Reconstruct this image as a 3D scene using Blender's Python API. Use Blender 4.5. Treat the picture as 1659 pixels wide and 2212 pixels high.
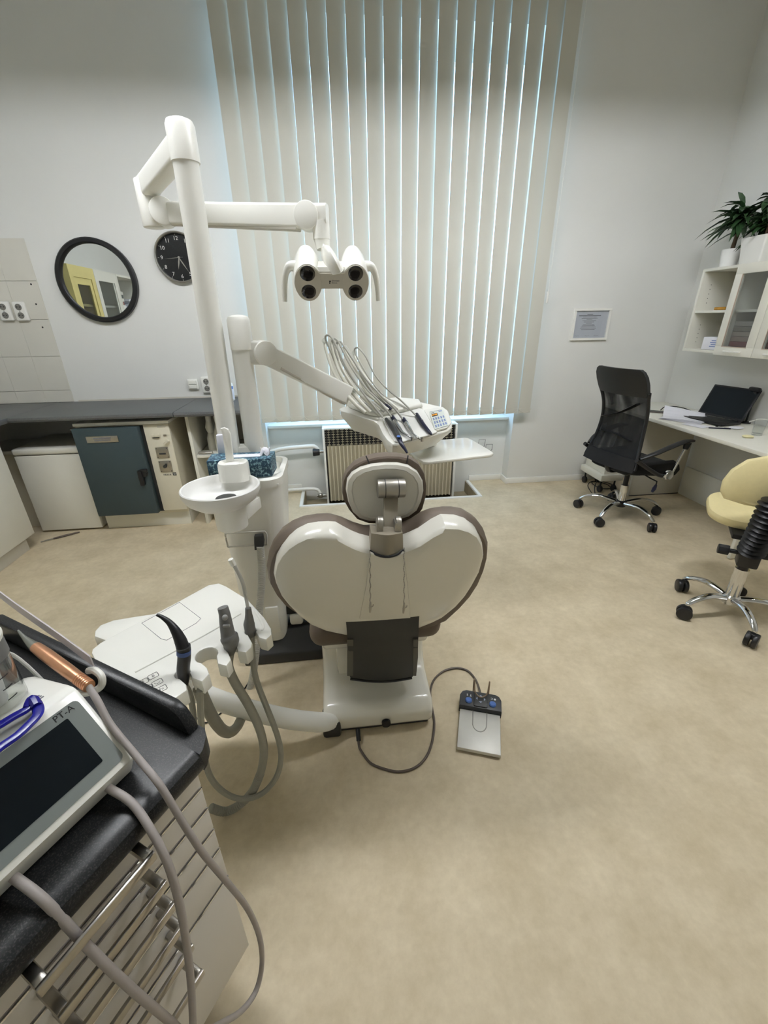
import bpy, bmesh, math, random
from mathutils import Vector, Matrix
random.seed(7)
for _o in list(bpy.data.objects): bpy.data.objects.remove(_o)
SC = bpy.context.scene
COL = SC.collection
PI = math.pi

# ---------------------------------------------------------------- camera
IMG_W, IMG_H, FPX = 1659.0, 2212.0, 913.0
YAW, PITCH, ROLL, CAM_H = math.radians(6.2), math.radians(24.5), math.radians(0.82), 1.44
_f = Vector((math.sin(YAW)*math.cos(PITCH), math.cos(YAW)*math.cos(PITCH), -math.sin(PITCH)))
_r = Vector((math.cos(YAW), -math.sin(YAW), 0))
_d = _f.cross(_r)
_r2 = _r*math.cos(ROLL) + _d*math.sin(ROLL)
_d2 = _d*math.cos(ROLL) - _r*math.sin(ROLL)
cam_data = bpy.data.cameras.new('camera')
cam = bpy.data.objects.new('camera', cam_data)
COL.objects.link(cam)
cam_data.sensor_fit = 'VERTICAL'
cam_data.sensor_height = 24.0
cam_data.lens = FPX/IMG_H*24.0
cam_data.clip_start = 0.02
cam.matrix_world = Matrix(((_r2.x, -_d2.x, -_f.x, 0), (_r2.y, -_d2.y, -_f.y, 0), (_r2.z, -_d2.z, -_f.z, CAM_H), (0, 0, 0, 1)))
SC.camera = cam
CAM_O = Vector((0, 0, CAM_H))

# ---------------------------------------------------------------- sky and exposure
SKY_COL = (0.42, 0.68, 1.0, 1.0)
SKY_STRENGTH = 4.6
TUBE_STRENGTH = 100.0
world = bpy.data.worlds.new('sky')
SC.world = world
world.use_nodes = True
world.node_tree.nodes['Background'].inputs[0].default_value = SKY_COL
world.node_tree.nodes['Background'].inputs[1].default_value = SKY_STRENGTH
SC.view_settings.view_transform = 'Standard'
SC.view_settings.look = 'None'
SC.view_settings.gamma = 1.0
SC.view_settings.use_curve_mapping = False
SC.view_settings.exposure = 0.28
SC.cycles.max_bounces = 8
SC.cycles.diffuse_bounces = 5
SC.cycles.glossy_bounces = 4
SC.cycles.transmission_bounces = 8
SC.cycles.transparent_max_bounces = 12
SC.cycles.sample_clamp_indirect = 6.0
SC.cycles.caustics_reflective = False
SC.cycles.caustics_refractive = False
SC.cycles.use_denoising = True

# ---------------------------------------------------------------- measuring helpers (photo pixel to a point at a given real distance)
def ray(x, y):
    return _r2*((x-IMG_W/2)/FPX) + _d2*((y-IMG_H/2)/FPX) + _f
def PZ(x, y, z=0.0):
    v = ray(x, y); return CAM_O + v*((z-CAM_H)/v.z)
def PY(x, y, yy):
    v = ray(x, y); return CAM_O + v*(yy/v.y)
def PX(x, y, xx):
    v = ray(x, y); return CAM_O + v*(xx/v.x)
def PLN(x, y, p0, n):
    v = ray(x, y); return CAM_O + v*((Vector(p0)-CAM_O).dot(n)/v.dot(n))

# ---------------------------------------------------------------- materials
def lin(c):
    c = c/255.0
    return c/12.92 if c <= 0.04045 else ((c+0.055)/1.055)**2.4
MATS = {}
def mat(name, col, rough=0.5, metal=0.0, var=0.0, scale=20.0, bump=0.0, bscale=200.0, spec=0.5, emit=None, estr=0.0, trans=0.0, alpha=1.0, coat=0.0, ior=1.45):
    if name in MATS: return MATS[name]
    m = bpy.data.materials.new(name); m.use_nodes = True
    nt = m.node_tree; b = nt.nodes['Principled BSDF']
    c = tuple(lin(v) for v in col) + (1.0,)
    b.inputs['Base Color'].default_value = c
    b.inputs['Roughness'].default_value = rough
    b.inputs['Metallic'].default_value = metal
    b.inputs['Specular IOR Level'].default_value = spec
    b.inputs['IOR'].default_value = ior
    b.inputs['Alpha'].default_value = alpha
    b.inputs['Coat Weight'].default_value = coat
    if trans: b.inputs['Transmission Weight'].default_value = trans
    if emit:
        b.inputs['Emission Color'].default_value = tuple(lin(v) for v in emit) + (1.0,)
        b.inputs['Emission Strength'].default_value = estr
    tc = nt.nodes.new('ShaderNodeTexCoord')
    if var:
        n = nt.nodes.new('ShaderNodeTexNoise'); n.inputs['Scale'].default_value = scale; n.inputs['Detail'].default_value = 5
        nt.links.new(tc.outputs['Object'], n.inputs['Vector'])
        r = nt.nodes.new('ShaderNodeValToRGB')
        r.color_ramp.elements[0].position = 0.3; r.color_ramp.elements[1].position = 0.7
        r.color_ramp.elements[0].color = tuple(v*(1-var) for v in c[:3]) + (1,)
        r.color_ramp.elements[1].color = tuple(min(1, v*(1+var)) for v in c[:3]) + (1,)
        nt.links.new(n.outputs['Fac'], r.inputs['Fac'])
        nt.links.new(r.outputs['Color'], b.inputs['Base Color'])
    if bump:
        n2 = nt.nodes.new('ShaderNodeTexNoise'); n2.inputs['Scale'].default_value = bscale; n2.inputs['Detail'].default_value = 3
        nt.links.new(tc.outputs['Object'], n2.inputs['Vector'])
        bp = nt.nodes.new('ShaderNodeBump'); bp.inputs['Strength'].default_value = bump; bp.inputs['Distance'].default_value = 0.002
        nt.links.new(n2.outputs['Fac'], bp.inputs['Height'])
        nt.links.new(bp.outputs['Normal'], b.inputs['Normal'])
    MATS[name] = m
    return m

WALL = mat('wall_paint', (224, 224, 219), 0.85, var=0.012, scale=3, bump=0.15, bscale=60)
CEIL = mat('ceiling_paint', (236, 238, 240), 0.9, var=0.01, scale=3)
TILE = mat('painted_tile', (213, 210, 199), 0.6, var=0.015, scale=8, bump=0.1, bscale=40)
TRIMW = mat('white_trim', (236, 235, 228), 0.45, var=0.01, scale=10)
WHITE = mat('white_lacquer', (238, 237, 228), 0.22, var=0.006, scale=6, coat=0.15)
WHITEM = mat('white_satin', (232, 231, 221), 0.4, var=0.008, scale=8)
UNITW = mat('unit_white_enamel', (243, 242, 234), 0.3, var=0.006, scale=8)
SHELLW = mat('chair_shell_white', (226, 223, 211), 0.2, var=0.006, scale=6, coat=0.25)
LAMW = mat('white_laminate', (228, 226, 214), 0.45, var=0.01, scale=12)
DRAWM = mat('shaded_white_laminate', (208, 203, 194), 0.4, var=0.01, scale=12)  # drawer fronts: greyish white laminate, darkened to put their shade into the colour
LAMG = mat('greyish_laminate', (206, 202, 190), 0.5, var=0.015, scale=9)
OVENW = mat('cream_enamel', (222, 216, 196), 0.4, var=0.02, scale=14)
BROWN = mat('brown_leatherette', (100, 88, 76), 0.55, var=0.04, scale=40, bump=0.25, bscale=500)
BLACK = mat('black_plastic', (22, 22, 24), 0.4, var=0.05, scale=40)
BLACKM = mat('black_fabric', (16, 17, 19), 0.85, var=0.15, scale=150, bump=0.3, bscale=600)
LEATHB = mat('black_leatherette', (18, 20, 22), 0.42, var=0.08, scale=60, bump=0.2, bscale=500)
DGREY = mat('dark_grey_plastic', (50, 51, 52), 0.45, var=0.03, scale=30)
CHARC = mat('charcoal_cover', (46, 47, 46), 0.5, var=0.04, scale=20)
MGREY = mat('mid_grey_rubber', (112, 112, 110), 0.55, var=0.03, scale=60)
HOSE = mat('grey_hose', (150, 149, 138), 0.5, var=0.03, scale=60)
HOSEL = mat('light_grey_hose', (182, 181, 171), 0.45, var=0.03, scale=60)
HOSEN = mat('scaler_hose', (160, 153, 148), 0.5, var=0.03, scale=60)
CABLE = mat('taupe_cable', (88, 78, 70), 0.5, var=0.03, scale=60)
CHROME = mat('chrome', (215, 215, 215), 0.08, 1.0)
STEEL = mat('brushed_steel', (176, 172, 164), 0.28, 1.0, var=0.05, scale=80)
ALU = mat('satin_aluminium', (168, 164, 154), 0.38, 0.85, var=0.03, scale=50)
CHAMP = mat('champagne_metal', (150, 142, 126), 0.45, 0.35, var=0.02, scale=30)
COPPER = mat('rose_gold_metal', (224, 168, 130), 0.3, 0.8, var=0.04, scale=60)
NAVY = mat('navy_plastic', (24, 26, 48), 0.35, var=0.03, scale=50)
BLUE = mat('cobalt_plastic', (20, 20, 120), 0.25, var=0.03, scale=50)
MBLUE = mat('steel_blue_plastic', (78, 112, 178), 0.4, var=0.02, scale=50)
CREAM = mat('cream_leatherette', (226, 212, 160), 0.5, var=0.02, scale=60, bump=0.15, bscale=400)
OVEND = mat('slate_green_enamel', (52, 66, 70), 0.45, var=0.03, scale=12)
YELLOW = mat('yellow_paint', (222, 208, 140), 0.5, var=0.03, scale=12)
PAPER = mat('paper', (226, 226, 232), 0.8, var=0.02, scale=30)
BEIGER = mat('radiator_beige', (176, 168, 144), 0.5, var=0.03, scale=14)
PITG = mat('pit_concrete', (150, 138, 112), 0.85, var=0.12, scale=14)
TERRA = mat('dry_soil', (60, 45, 35), 0.95, var=0.2, scale=60)
STEMB = mat('bark', (92, 76, 60), 0.85, var=0.2, scale=70)
LEAF = mat('leaf_green', (50, 78, 46), 0.42, var=0.25, scale=30)
PORC = mat('white_ceramic', (236, 235, 230), 0.3, var=0.01, scale=10)
INK = mat('black_print', (24, 24, 26), 0.6)
GREYINK = mat('grey_print', (120, 120, 126), 0.7)
LENS = mat('dark_lens', (14, 15, 16), 0.06, spec=0.6, coat=0.5)
PADG = mat('keypad_film', (214, 220, 212), 0.4)
KEYB = mat('key_blue', (128, 144, 188), 0.45)
BEZEL = mat('grey_bezel', (128, 134, 132), 0.35, var=0.01, scale=20)
SCREEN = mat('dark_screen', (14, 20, 24), 0.3, spec=0.2)
GOLD = mat('gold_foil', (190, 140, 60), 0.35, 0.6, var=0.15, scale=40)

def glass_mat(name, col, rough=0.02, tint=0.12, gloss=0.1):
    # thin pane: clear with a little tint and a mirror-like gloss
    m = bpy.data.materials.new(name); m.use_nodes = True
    nt = m.node_tree; nt.nodes.clear()
    out = nt.nodes.new('ShaderNodeOutputMaterial')
    t = nt.nodes.new('ShaderNodeBsdfTransparent'); t.inputs[0].default_value = tuple(lin(v) for v in col) + (1,)
    g = nt.nodes.new('ShaderNodeBsdfGlossy'); g.inputs['Roughness'].default_value = rough
    lw = nt.nodes.new('ShaderNodeLayerWeight'); lw.inputs[0].default_value = 0.5
    fr = nt.nodes.new('ShaderNodeMath'); fr.operation = 'POWER'; fr.inputs[1].default_value = 4.0
    nt.links.new(lw.outputs['Facing'], fr.inputs[0])
    ad = nt.nodes.new('ShaderNodeMath'); ad.operation = 'MULTIPLY_ADD'; ad.inputs[1].default_value = 0.6; ad.inputs[2].default_value = gloss; ad.use_clamp = True
    mx = nt.nodes.new('ShaderNodeMixShader')
    nt.links.new(fr.outputs[0], ad.inputs[0]); nt.links.new(ad.outputs[0], mx.inputs[0])
    nt.links.new(t.outputs[0], mx.inputs[1]); nt.links.new(g.outputs[0], mx.inputs[2])
    nt.links.new(mx.outputs[0], out.inputs[0])
    return m
GLASS = glass_mat('clear_glass', (252, 253, 253), gloss=0.03)
GLASSD = glass_mat('cabinet_glass', (240, 242, 242), gloss=0.07)
WINGLASS = glass_mat('window_glass', (253, 254, 255), gloss=0.0)
CLEARP = glass_mat('clear_plastic', (246, 247, 246), rough=0.1, gloss=0.08)

def veil(name, col, clear):
    # woven mesh cloth: part of the surface is open
    m = bpy.data.materials.new(name); m.use_nodes = True
    nt = m.node_tree; b = nt.nodes['Principled BSDF']; out = nt.nodes['Material Output']
    b.inputs['Base Color'].default_value = tuple(lin(v) for v in col) + (1,); b.inputs['Roughness'].default_value = 0.8
    t = nt.nodes.new('ShaderNodeBsdfTransparent'); mx = nt.nodes.new('ShaderNodeMixShader')
    n = nt.nodes.new('ShaderNodeTexNoise'); n.inputs['Scale'].default_value = 9; tc = nt.nodes.new('ShaderNodeTexCoord')
    mp = nt.nodes.new('ShaderNodeMapping'); mp.inputs['Scale'].default_value = (1, 1.6, 0.35)
    mr = nt.nodes.new('ShaderNodeMapRange'); mr.inputs[1].default_value = 0.4; mr.inputs[2].default_value = 0.7
    mr.inputs[3].default_value = clear*0.35; mr.inputs[4].default_value = clear*1.5
    nt.links.new(tc.outputs['Object'], mp.inputs['Vector']); nt.links.new(mp.outputs[0], n.inputs['Vector'])
    nt.links.new(n.outputs['Fac'], mr.inputs[0]); nt.links.new(mr.outputs[0], mx.inputs[0])
    nt.links.new(b.outputs[0], mx.inputs[1]); nt.links.new(t.outputs[0], mx.inputs[2])
    nt.links.new(mx.outputs[0], out.inputs[0])
    return m
MESHB = veil('black_mesh_cloth', (18, 20, 22), 0.30)

def slat_mat():
    m = bpy.data.materials.new('blind_fabric'); m.use_nodes = True
    nt = m.node_tree; b = nt.nodes['Principled BSDF']; out = nt.nodes['Material Output']
    c = (lin(205), lin(203), lin(191), 1)
    b.inputs['Base Color'].default_value = c; b.inputs['Roughness'].default_value = 0.8
    tc = nt.nodes.new('ShaderNodeTexCoord'); n = nt.nodes.new('ShaderNodeTexNoise'); n.inputs['Scale'].default_value = 90
    nt.links.new(tc.outputs['Object'], n.inputs['Vector'])
    bp = nt.nodes.new('ShaderNodeBump'); bp.inputs['Strength'].default_value = 0.1; bp.inputs['Distance'].default_value = 0.001
    nt.links.new(n.outputs['Fac'], bp.inputs['Height']); nt.links.new(bp.outputs[0], b.inputs['Normal'])
    tr = nt.nodes.new('ShaderNodeBsdfTranslucent'); tr.inputs[0].default_value = (0.75, 0.78, 0.74, 1)
    mx = nt.nodes.new('ShaderNodeMixShader'); mx.inputs[0].default_value = 0.012
    nt.links.new(b.outputs[0], mx.inputs[1]); nt.links.new(tr.outputs[0], mx.inputs[2]); nt.links.new(mx.outputs[0], out.inputs[0])
    return m
SLAT = slat_mat()

def floor_mat():
    m = bpy.data.materials.new('mottled_linoleum'); m.use_nodes = True
    nt = m.node_tree; b = nt.nodes['Principled BSDF']
    tc = nt.nodes.new('ShaderNodeTexCoord')
    def noise(s, d, rg=0.6):
        n = nt.nodes.new('ShaderNodeTexNoise'); n.inputs['Scale'].default_value = s; n.inputs['Detail'].default_value = d; n.inputs['Roughness'].default_value = rg
        nt.links.new(tc.outputs['Object'], n.inputs['Vector']); return n
    n1 = noise(5.5, 6, 0.6); n2 = noise(34, 5, 0.65)
    r = nt.nodes.new('ShaderNodeValToRGB')
    e = r.color_ramp.elements
    e[0].position = 0.30; e[0].color = (lin(200), lin(185), lin(155), 1)
    e[1].position = 0.70; e[1].color = (lin(222), lin(208), lin(179), 1)
    r2 = nt.nodes.new('ShaderNodeValToRGB'); e2 = r2.color_ramp.elements
    e2[0].position = 0.3; e2[0].color = (0.90, 0.885, 0.86, 1); e2[1].position = 0.65; e2[1].color = (1, 1, 1, 1)
    mx = nt.nodes.new('ShaderNodeMix'); mx.data_type = 'RGBA'; mx.blend_type = 'MULTIPLY'; mx.inputs[0].default_value = 1.0
    nt.links.new(n1.outputs['Fac'], r.inputs[0]); nt.links.new(n2.outputs['Fac'], r2.inputs[0])
    nt.links.new(r.outputs[0], mx.inputs[6]); nt.links.new(r2.outputs[0], mx.inputs[7])
    nt.links.new(mx.outputs[2], b.inputs['Base Color'])
    b.inputs['Roughness'].default_value = 0.58; b.inputs['Specular IOR Level'].default_value = 0.25
    return m
FLOOR = floor_mat()

def speckle_mat(name, base, fleck, scale, rough, lo=0.6, hi=0.72, coat=0.0, spec=0.5):
    m = bpy.data.materials.new(name); m.use_nodes = True
    nt = m.node_tree; b = nt.nodes['Principled BSDF']
    tc = nt.nodes.new('ShaderNodeTexCoord'); n = nt.nodes.new('ShaderNodeTexNoise'); n.inputs['Scale'].default_value = scale; n.inputs['Detail'].default_value = 4
    nt.links.new(tc.outputs['Object'], n.inputs['Vector'])
    r = nt.nodes.new('ShaderNodeValToRGB'); e = r.color_ramp.elements
    e[0].position = lo; e[0].color = tuple(lin(v) for v in base) + (1,)
    e[1].position = hi; e[1].color = tuple(lin(v) for v in fleck) + (1,)
    nt.links.new(n.outputs['Fac'], r.inputs[0]); nt.links.new(r.outputs[0], b.inputs['Base Color'])
    b.inputs['Roughness'].default_value = rough; b.inputs['Coat Weight'].default_value = coat; b.inputs['Specular IOR Level'].default_value = spec
    return m
TOPBLK = speckle_mat('black_granite_laminate', (24, 25, 26), (66, 66, 65), 480, 0.32, 0.5, 0.8, spec=0.22)
TOPGRY = speckle_mat('grey_laminate_top', (84, 86, 86), (116, 117, 114), 260, 0.42, 0.5, 0.8)
TISSUE = speckle_mat('blue_marbled_card', (24, 62, 84), (150, 190, 200), 130, 0.5, 0.5, 0.66)

# ---------------------------------------------------------------- mesh helpers
def nb(): return bmesh.new()
def join(*bms):
    a = bms[0]
    for b in bms[1:]:
        me = bpy.data.meshes.new('t'); b.to_mesh(me); a.from_mesh(me); bpy.data.meshes.remove(me); b.free()
    return a
def bevel_edges(bm, edges, off, seg=2):
    bmesh.ops.bevel(bm, geom=list(edges), offset=off, segments=seg, affect='EDGES', profile=0.5, clamp_overlap=True)
def box(x0, x1, y0, y1, z0, z1, bev=0.0, seg=2):
    bm = nb()
    bmesh.ops.create_cube(bm, size=1.0)
    bm.transform(Matrix.Translation(((x0+x1)/2, (y0+y1)/2, (z0+z1)/2)) @ Matrix.Diagonal((abs(x1-x0), abs(y1-y0), abs(z1-z0), 1)))
    if bev: bevel_edges(bm, bm.edges, bev, seg)
    return bm
def cbox(c, s, bev=0.0, seg=2, M=None):
    bm = box(-s[0]/2, s[0]/2, -s[1]/2, s[1]/2, -s[2]/2, s[2]/2, bev, seg)
    if M is not None: bm.transform(M)
    bm.transform(Matrix.Translation(c)); return bm
def frame_z(d, up=(0, 0, 1)):
    z = Vector(d).normalized(); u = Vector(up)
    if abs(z.dot(u)) > 0.98: u = Vector((0, 1, 0))
    x = u.cross(z).normalized(); y = z.cross(x)
    return Matrix(((x.x, y.x, z.x, 0), (x.y, y.y, z.y, 0), (x.z, y.z, z.z, 0), (0, 0, 0, 1)))
def cyl(p0, p1, r0, r1=None, n=20, bev=0.0):
    p0, p1 = Vector(p0), Vector(p1)
    r1 = r0 if r1 is None else r1
    L = (p1-p0).length
    bm = nb()
    bmesh.ops.create_cone(bm, cap_ends=True, cap_tris=False, segments=n, radius1=r0, radius2=r1, depth=L)
    if bev: bevel_edges(bm, [e for e in bm.edges if any(len(f.verts) > 4 for f in e.link_faces)], bev, 2)
    bm.transform(Matrix.Translation((p0+p1)/2) @ frame_z(p1-p0)); return bm
def sphere(c, r, s=(1, 1, 1), u=18, v=12):
    bm = nb(); bmesh.ops.create_uvsphere(bm, u_segments=u, v_segments=v, radius=r)
    bm.transform(Matrix.Translation(c) @ Matrix.Diagonal((s[0], s[1], s[2], 1))); return bm
def spline(pts, res=6, closed=False):
    P = [Vector(p) for p in pts]
    n = len(P); out = []
    if n < 3: return P
    for i in range(n if closed else n-1):
        g = (lambda k: P[k % n]) if closed else (lambda k: P[max(0, min(n-1, k))])
        p0, p1, p2, p3 = g(i-1), g(i), g(i+1), g(i+2)
        for k in range(res):
            t = k/res; t2, t3 = t*t, t*t*t
            out.append(0.5*((2*p1) + (p2-p0)*t + (2*p0-5*p1+4*p2-p3)*t2 + (3*p1-p0-3*p2+p3)*t3))
    if not closed: out.append(P[-1].copy())
    return out
def tube(pts, r, n=10, res=6, smooth=True, closed=False, flat=None):
    # sweep a circle (or a flat ellipse) along a path; r is a number or one radius per given point
    rs = list(r) if isinstance(r, (list, tuple)) else None
    path = spline(pts, res, closed) if smooth and len(pts) > 2 else [Vector(p) for p in pts]
    m = len(path); bm = nb(); rings = []
    up = None
    for i in range(m):
        a = path[(i-1) % m] if (closed or i > 0) else path[0]
        b = path[(i+1) % m] if (closed or i < m-1) else path[-1]
        t = (b-a)
        t = t.normalized() if t.length > 1e-9 else Vector((0, 0, 1))
        if up is None:
            up = Vector((0, 0, 1)) if abs(t.z) < 0.9 else Vector((1, 0, 0))
        x = up.cross(t)
        x = x.normalized() if x.length > 1e-6 else Vector((1, 0, 0))
        y = t.cross(x).normalized(); up = y
        if rs:
            q = i*(len(rs)-1)/max(1, m-1); k = min(int(q), len(rs)-2); rad = rs[k]+(rs[k+1]-rs[k])*(q-k)
        else: rad = r
        fx, fy = (1, 1) if flat is None else flat
        rings.append([bm.verts.new(path[i] + x*(math.cos(2*PI*j/n)*rad*fx) + y*(math.sin(2*PI*j/n)*rad*fy)) for j in range(n)])
    for i in range(m if closed else m-1):
        A, B_ = rings[i], rings[(i+1) % m]
        for j in range(n): bm.faces.new((A[j], A[(j+1) % n], B_[(j+1) % n], B_[j]))
    if not closed:
        bm.faces.new(list(reversed(rings[0]))); bm.faces.new(rings[-1])
    return bm
def corrugated(pts, r, pitch=0.006, depth=0.12, n=12):
    path = spline(pts, 10)
    d = [0.0]
    for a, b in zip(path, path[1:]): d.append(d[-1]+(b-a).length)
    m = max(8, int(d[-1]/pitch*4)); out = []; k = 0
    for i in range(m+1):
        s = d[-1]*i/m
        while k < len(d)-2 and d[k+1] < s: k += 1
        out.append(path[k].lerp(path[k+1], (s-d[k])/max(1e-9, d[k+1]-d[k])))
    return tube(out, [r*(1-depth*(0.5-0.5*math.cos(2*PI*i/4))) for i in range(m+1)], n=n, smooth=False)
def lathe(profile, c=(0, 0, 0), n=36, M=None):
    bm = nb(); rings = []
    for (r, z) in profile:
        if r < 1e-6: rings.append([bm.verts.new((0, 0, z))])
        else: rings.append([bm.verts.new((r*math.cos(2*PI*j/n), r*math.sin(2*PI*j/n), z)) for j in range(n)])
    for A, B_ in zip(rings, rings[1:]):
        for j in range(n):
            a0, a1 = A[j % len(A)], A[(j+1) % len(A)]; b0, b1 = B_[j % len(B_)], B_[(j+1) % len(B_)]
            f = [a0, a1, b1, b0] if len(A) > 1 and len(B_) > 1 else ([a0, b1, b0] if len(A) == 1 else [a0, a1, b0])
            if len(set(f)) >= 3: bm.faces.new(f)
    bmesh.ops.recalc_face_normals(bm, faces=bm.faces)
    if M is not None: bm.transform(M)
    bm.transform(Matrix.Translation(c)); return bm
def loft(rings, cap=True, closed=True):
    bm = nb(); R = [[bm.verts.new(p) for p in ring] for ring in rings]
    n = len(R[0])
    for A, B_ in zip(R, R[1:]):
        for j in range(n if closed else n-1): bm.faces.new((A[j], A[(j+1) % n], B_[(j+1) % n], B_[j]))
    if cap: bm.faces.new(list(reversed(R[0]))); bm.faces.new(R[-1])
    bmesh.ops.recalc_face_normals(bm, faces=bm.faces); return bm
def prism(pts, vec, bev=0.0, seg=2, both=True):
    # polygon of 3-D points swept along vec
    bm = nb(); vec = Vector(vec)
    a = [bm.verts.new(p) for p in pts]; b = [bm.verts.new(Vector(p)+vec) for p in pts]
    n = len(a); bot = bm.faces.new(list(reversed(a))); top = bm.faces.new(b)
    for j in range(n): bm.faces.new((a[j], a[(j+1) % n], b[(j+1) % n], b[j]))
    bmesh.ops.recalc_face_normals(bm, faces=bm.faces)
    if bev: bevel_edges(bm, (list(bot.edges) if both else []) + list(top.edges), bev, seg)
    return bm
def rrect(w, h, r, n=5):
    out = []
    for cx, cy, a0 in ((w/2-r, h/2-r, 0), (-w/2+r, h/2-r, PI/2), (-w/2+r, -h/2+r, PI), (w/2-r, -h/2+r, 1.5*PI)):
        for k in range(n+1):
            a = a0+PI/2*k/n; out.append((cx+r*math.cos(a), cy+r*math.sin(a)))
    return out
def circ(r, n=24): return [(r*math.cos(2*PI*k/n), r*math.sin(2*PI*k/n)) for k in range(n)]
def on(M, pts): return [M @ Vector((p[0], p[1], p[2] if len(p) > 2 else 0)) for p in pts]
def plane_frame(o, x, y):
    o, x, y = Vector(o), Vector(x).normalized(), Vector(y)
    y = (y - x*y.dot(x)).normalized(); z = x.cross(y)
    return Matrix(((x.x, y.x, z.x, o.x), (x.y, y.y, z.y, o.y), (x.z, y.z, z.z, o.z), (0, 0, 0, 1)))
def dome(outline, steps, c=None):
    # rings shrinking towards the middle of an outline; steps = [(scale, offset vector)]
    pts = [Vector(p) for p in outline]
    c = Vector(c) if c is not None else sum(pts, Vector())/len(pts)
    return loft([[c+(p-c)*s+Vector(o) for p in pts] for s, o in steps])
def frame_bm(w, h, t, d, M):
    # picture-style frame in the local XY plane, depth d along +Z
    bm = None
    for (x0, x1, y0, y1) in ((-w/2, w/2, h/2-t, h/2), (-w/2, w/2, -h/2, -h/2+t), (-w/2, -w/2+t, -h/2+t, h/2-t), (w/2-t, w/2, -h/2+t, h/2-t)):
        b = box(x0, x1, y0, y1, 0, d, 0.0015, 1); bm = b if bm is None else join(bm, b)
    bm.transform(M); return bm

# ---------------------------------------------------------------- objects
PM = {}
def obj(name, bm, m, parent=None, ang=35, loc=None):
    me = bpy.data.meshes.new(name)
    if parent is not None: bm.transform(PM[parent.name].inverted())
    elif loc is None:
        xs = [v.co for v in bm.verts]
        lo = Vector((min(v.x for v in xs), min(v.y for v in xs), min(v.z for v in xs))); hi = Vector((max(v.x for v in xs), max(v.y for v in xs), max(v.z for v in xs)))
        loc = Vector(((lo.x+hi.x)/2, (lo.y+hi.y)/2, lo.z))
    if parent is None: bm.transform(Matrix.Translation(-Vector(loc)))
    bm.to_mesh(me); bm.free()
    me.materials.append(m)
    if ang:
        me.polygons.foreach_set('use_smooth', [True]*len(me.polygons))
        me.set_sharp_from_angle(angle=math.radians(ang))
    o = bpy.data.objects.new(name, me); COL.objects.link(o)
    if parent is not None:
        o.parent = parent; PM[o.name] = PM[parent.name]
    else:
        o.location = loc; PM[o.name] = Matrix.Translation(loc)
    return o
def thing(name, label, cat, loc=(0, 0, 0), rotz=0.0, group=None):
    o = bpy.data.objects.new(name, None); COL.objects.link(o)
    o.empty_display_size = 0.05
    o.location = loc; o.rotation_euler = (0, 0, rotz)
    o['label'] = label; o['category'] = cat
    if group: o['group'] = group
    PM[o.name] = Matrix.Translation(loc) @ Matrix.Rotation(rotz, 4, 'Z')
    return o
def tag(o, label, cat, group=None):
    o['label'] = label; o['category'] = cat
    if group: o['group'] = group
    return o
def struct(name, bm, m, parent=None, ang=35, label=None):
    o = obj(name, bm, m, parent, ang, loc=(0, 0, 0) if parent is None else None)
    if parent is None: o['kind'] = 'structure'
    if label: o['label'] = label
    return o
def twin(o, d, parent=None, rot=None):
    # a copy of one piece, moved by d, sharing its mesh
    c = o.copy(); COL.objects.link(c); c.parent = parent if parent is not None else o.parent
    c.location = o.location + Vector(d)
    PM[c.name] = PM[o.name] @ Matrix.Translation(d)
    return c
def text(name, s, size, M, m, parent, depth=0.0006, align='CENTER'):
    cu = bpy.data.curves.new('t', 'FONT'); cu.body = s; cu.size = size; cu.extrude = depth; cu.align_x = align; cu.align_y = 'CENTER'; cu.resolution_u = 2
    to = bpy.data.objects.new('t', cu); COL.objects.link(to)
    dg = bpy.context.evaluated_depsgraph_get()
    me = bpy.data.meshes.new_from_object(to.evaluated_get(dg))
    bm = nb(); bm.from_mesh(me); bpy.data.meshes.remove(me); bpy.data.objects.remove(to); bpy.data.curves.remove(cu)
    bm.transform(M)
    return obj(name, bm, m, parent, ang=None)
# ================================================================ THE ROOM
XL, XR, YB, YW, ZC = -2.80, 3.00, -2.40, 3.63, 3.50
NX0, NX1, NY = -0.60, 1.57, 3.76            # window recess: sides and back of its lower part
PX0, PX1, PY0 = -0.33, 1.21, 3.36           # sunk pit in front of the radiator
# floor (four strips around the pit)
fl = join(box(XL, XR, YB, PY0, -0.15, 0), box(XL, PX0, PY0, NY+0.05, -0.15, 0), box(PX1, XR, PY0, NY+0.05, -0.15, 0))
floor = struct('floor', fl, FLOOR, ang=None)
pit = join(box(PX0, PX1, PY0, NY+0.05, -0.15, -0.11), box(PX0, PX0+0.004, PY0, NY, -0.11, -0.004), box(PX1-0.004, PX1, PY0, NY, -0.11, -0.004), box(PX0, PX1, PY0, PY0+0.004, -0.11, -0.004))
struct('pit_bottom', pit, PITG, floor, None)
for k, (a, b, c, d) in enumerate(((PX0-0.028, PX1+0.028, PY0-0.028, PY0), (PX0-0.028, PX0, PY0, NY-0.02), (PX1, PX1+0.028, PY0, NY-0.02))):
    struct('trim_%d' % (k+1), box(a, b, c, d, -0.10, 0.012, 0.003), TRIMW)
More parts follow.
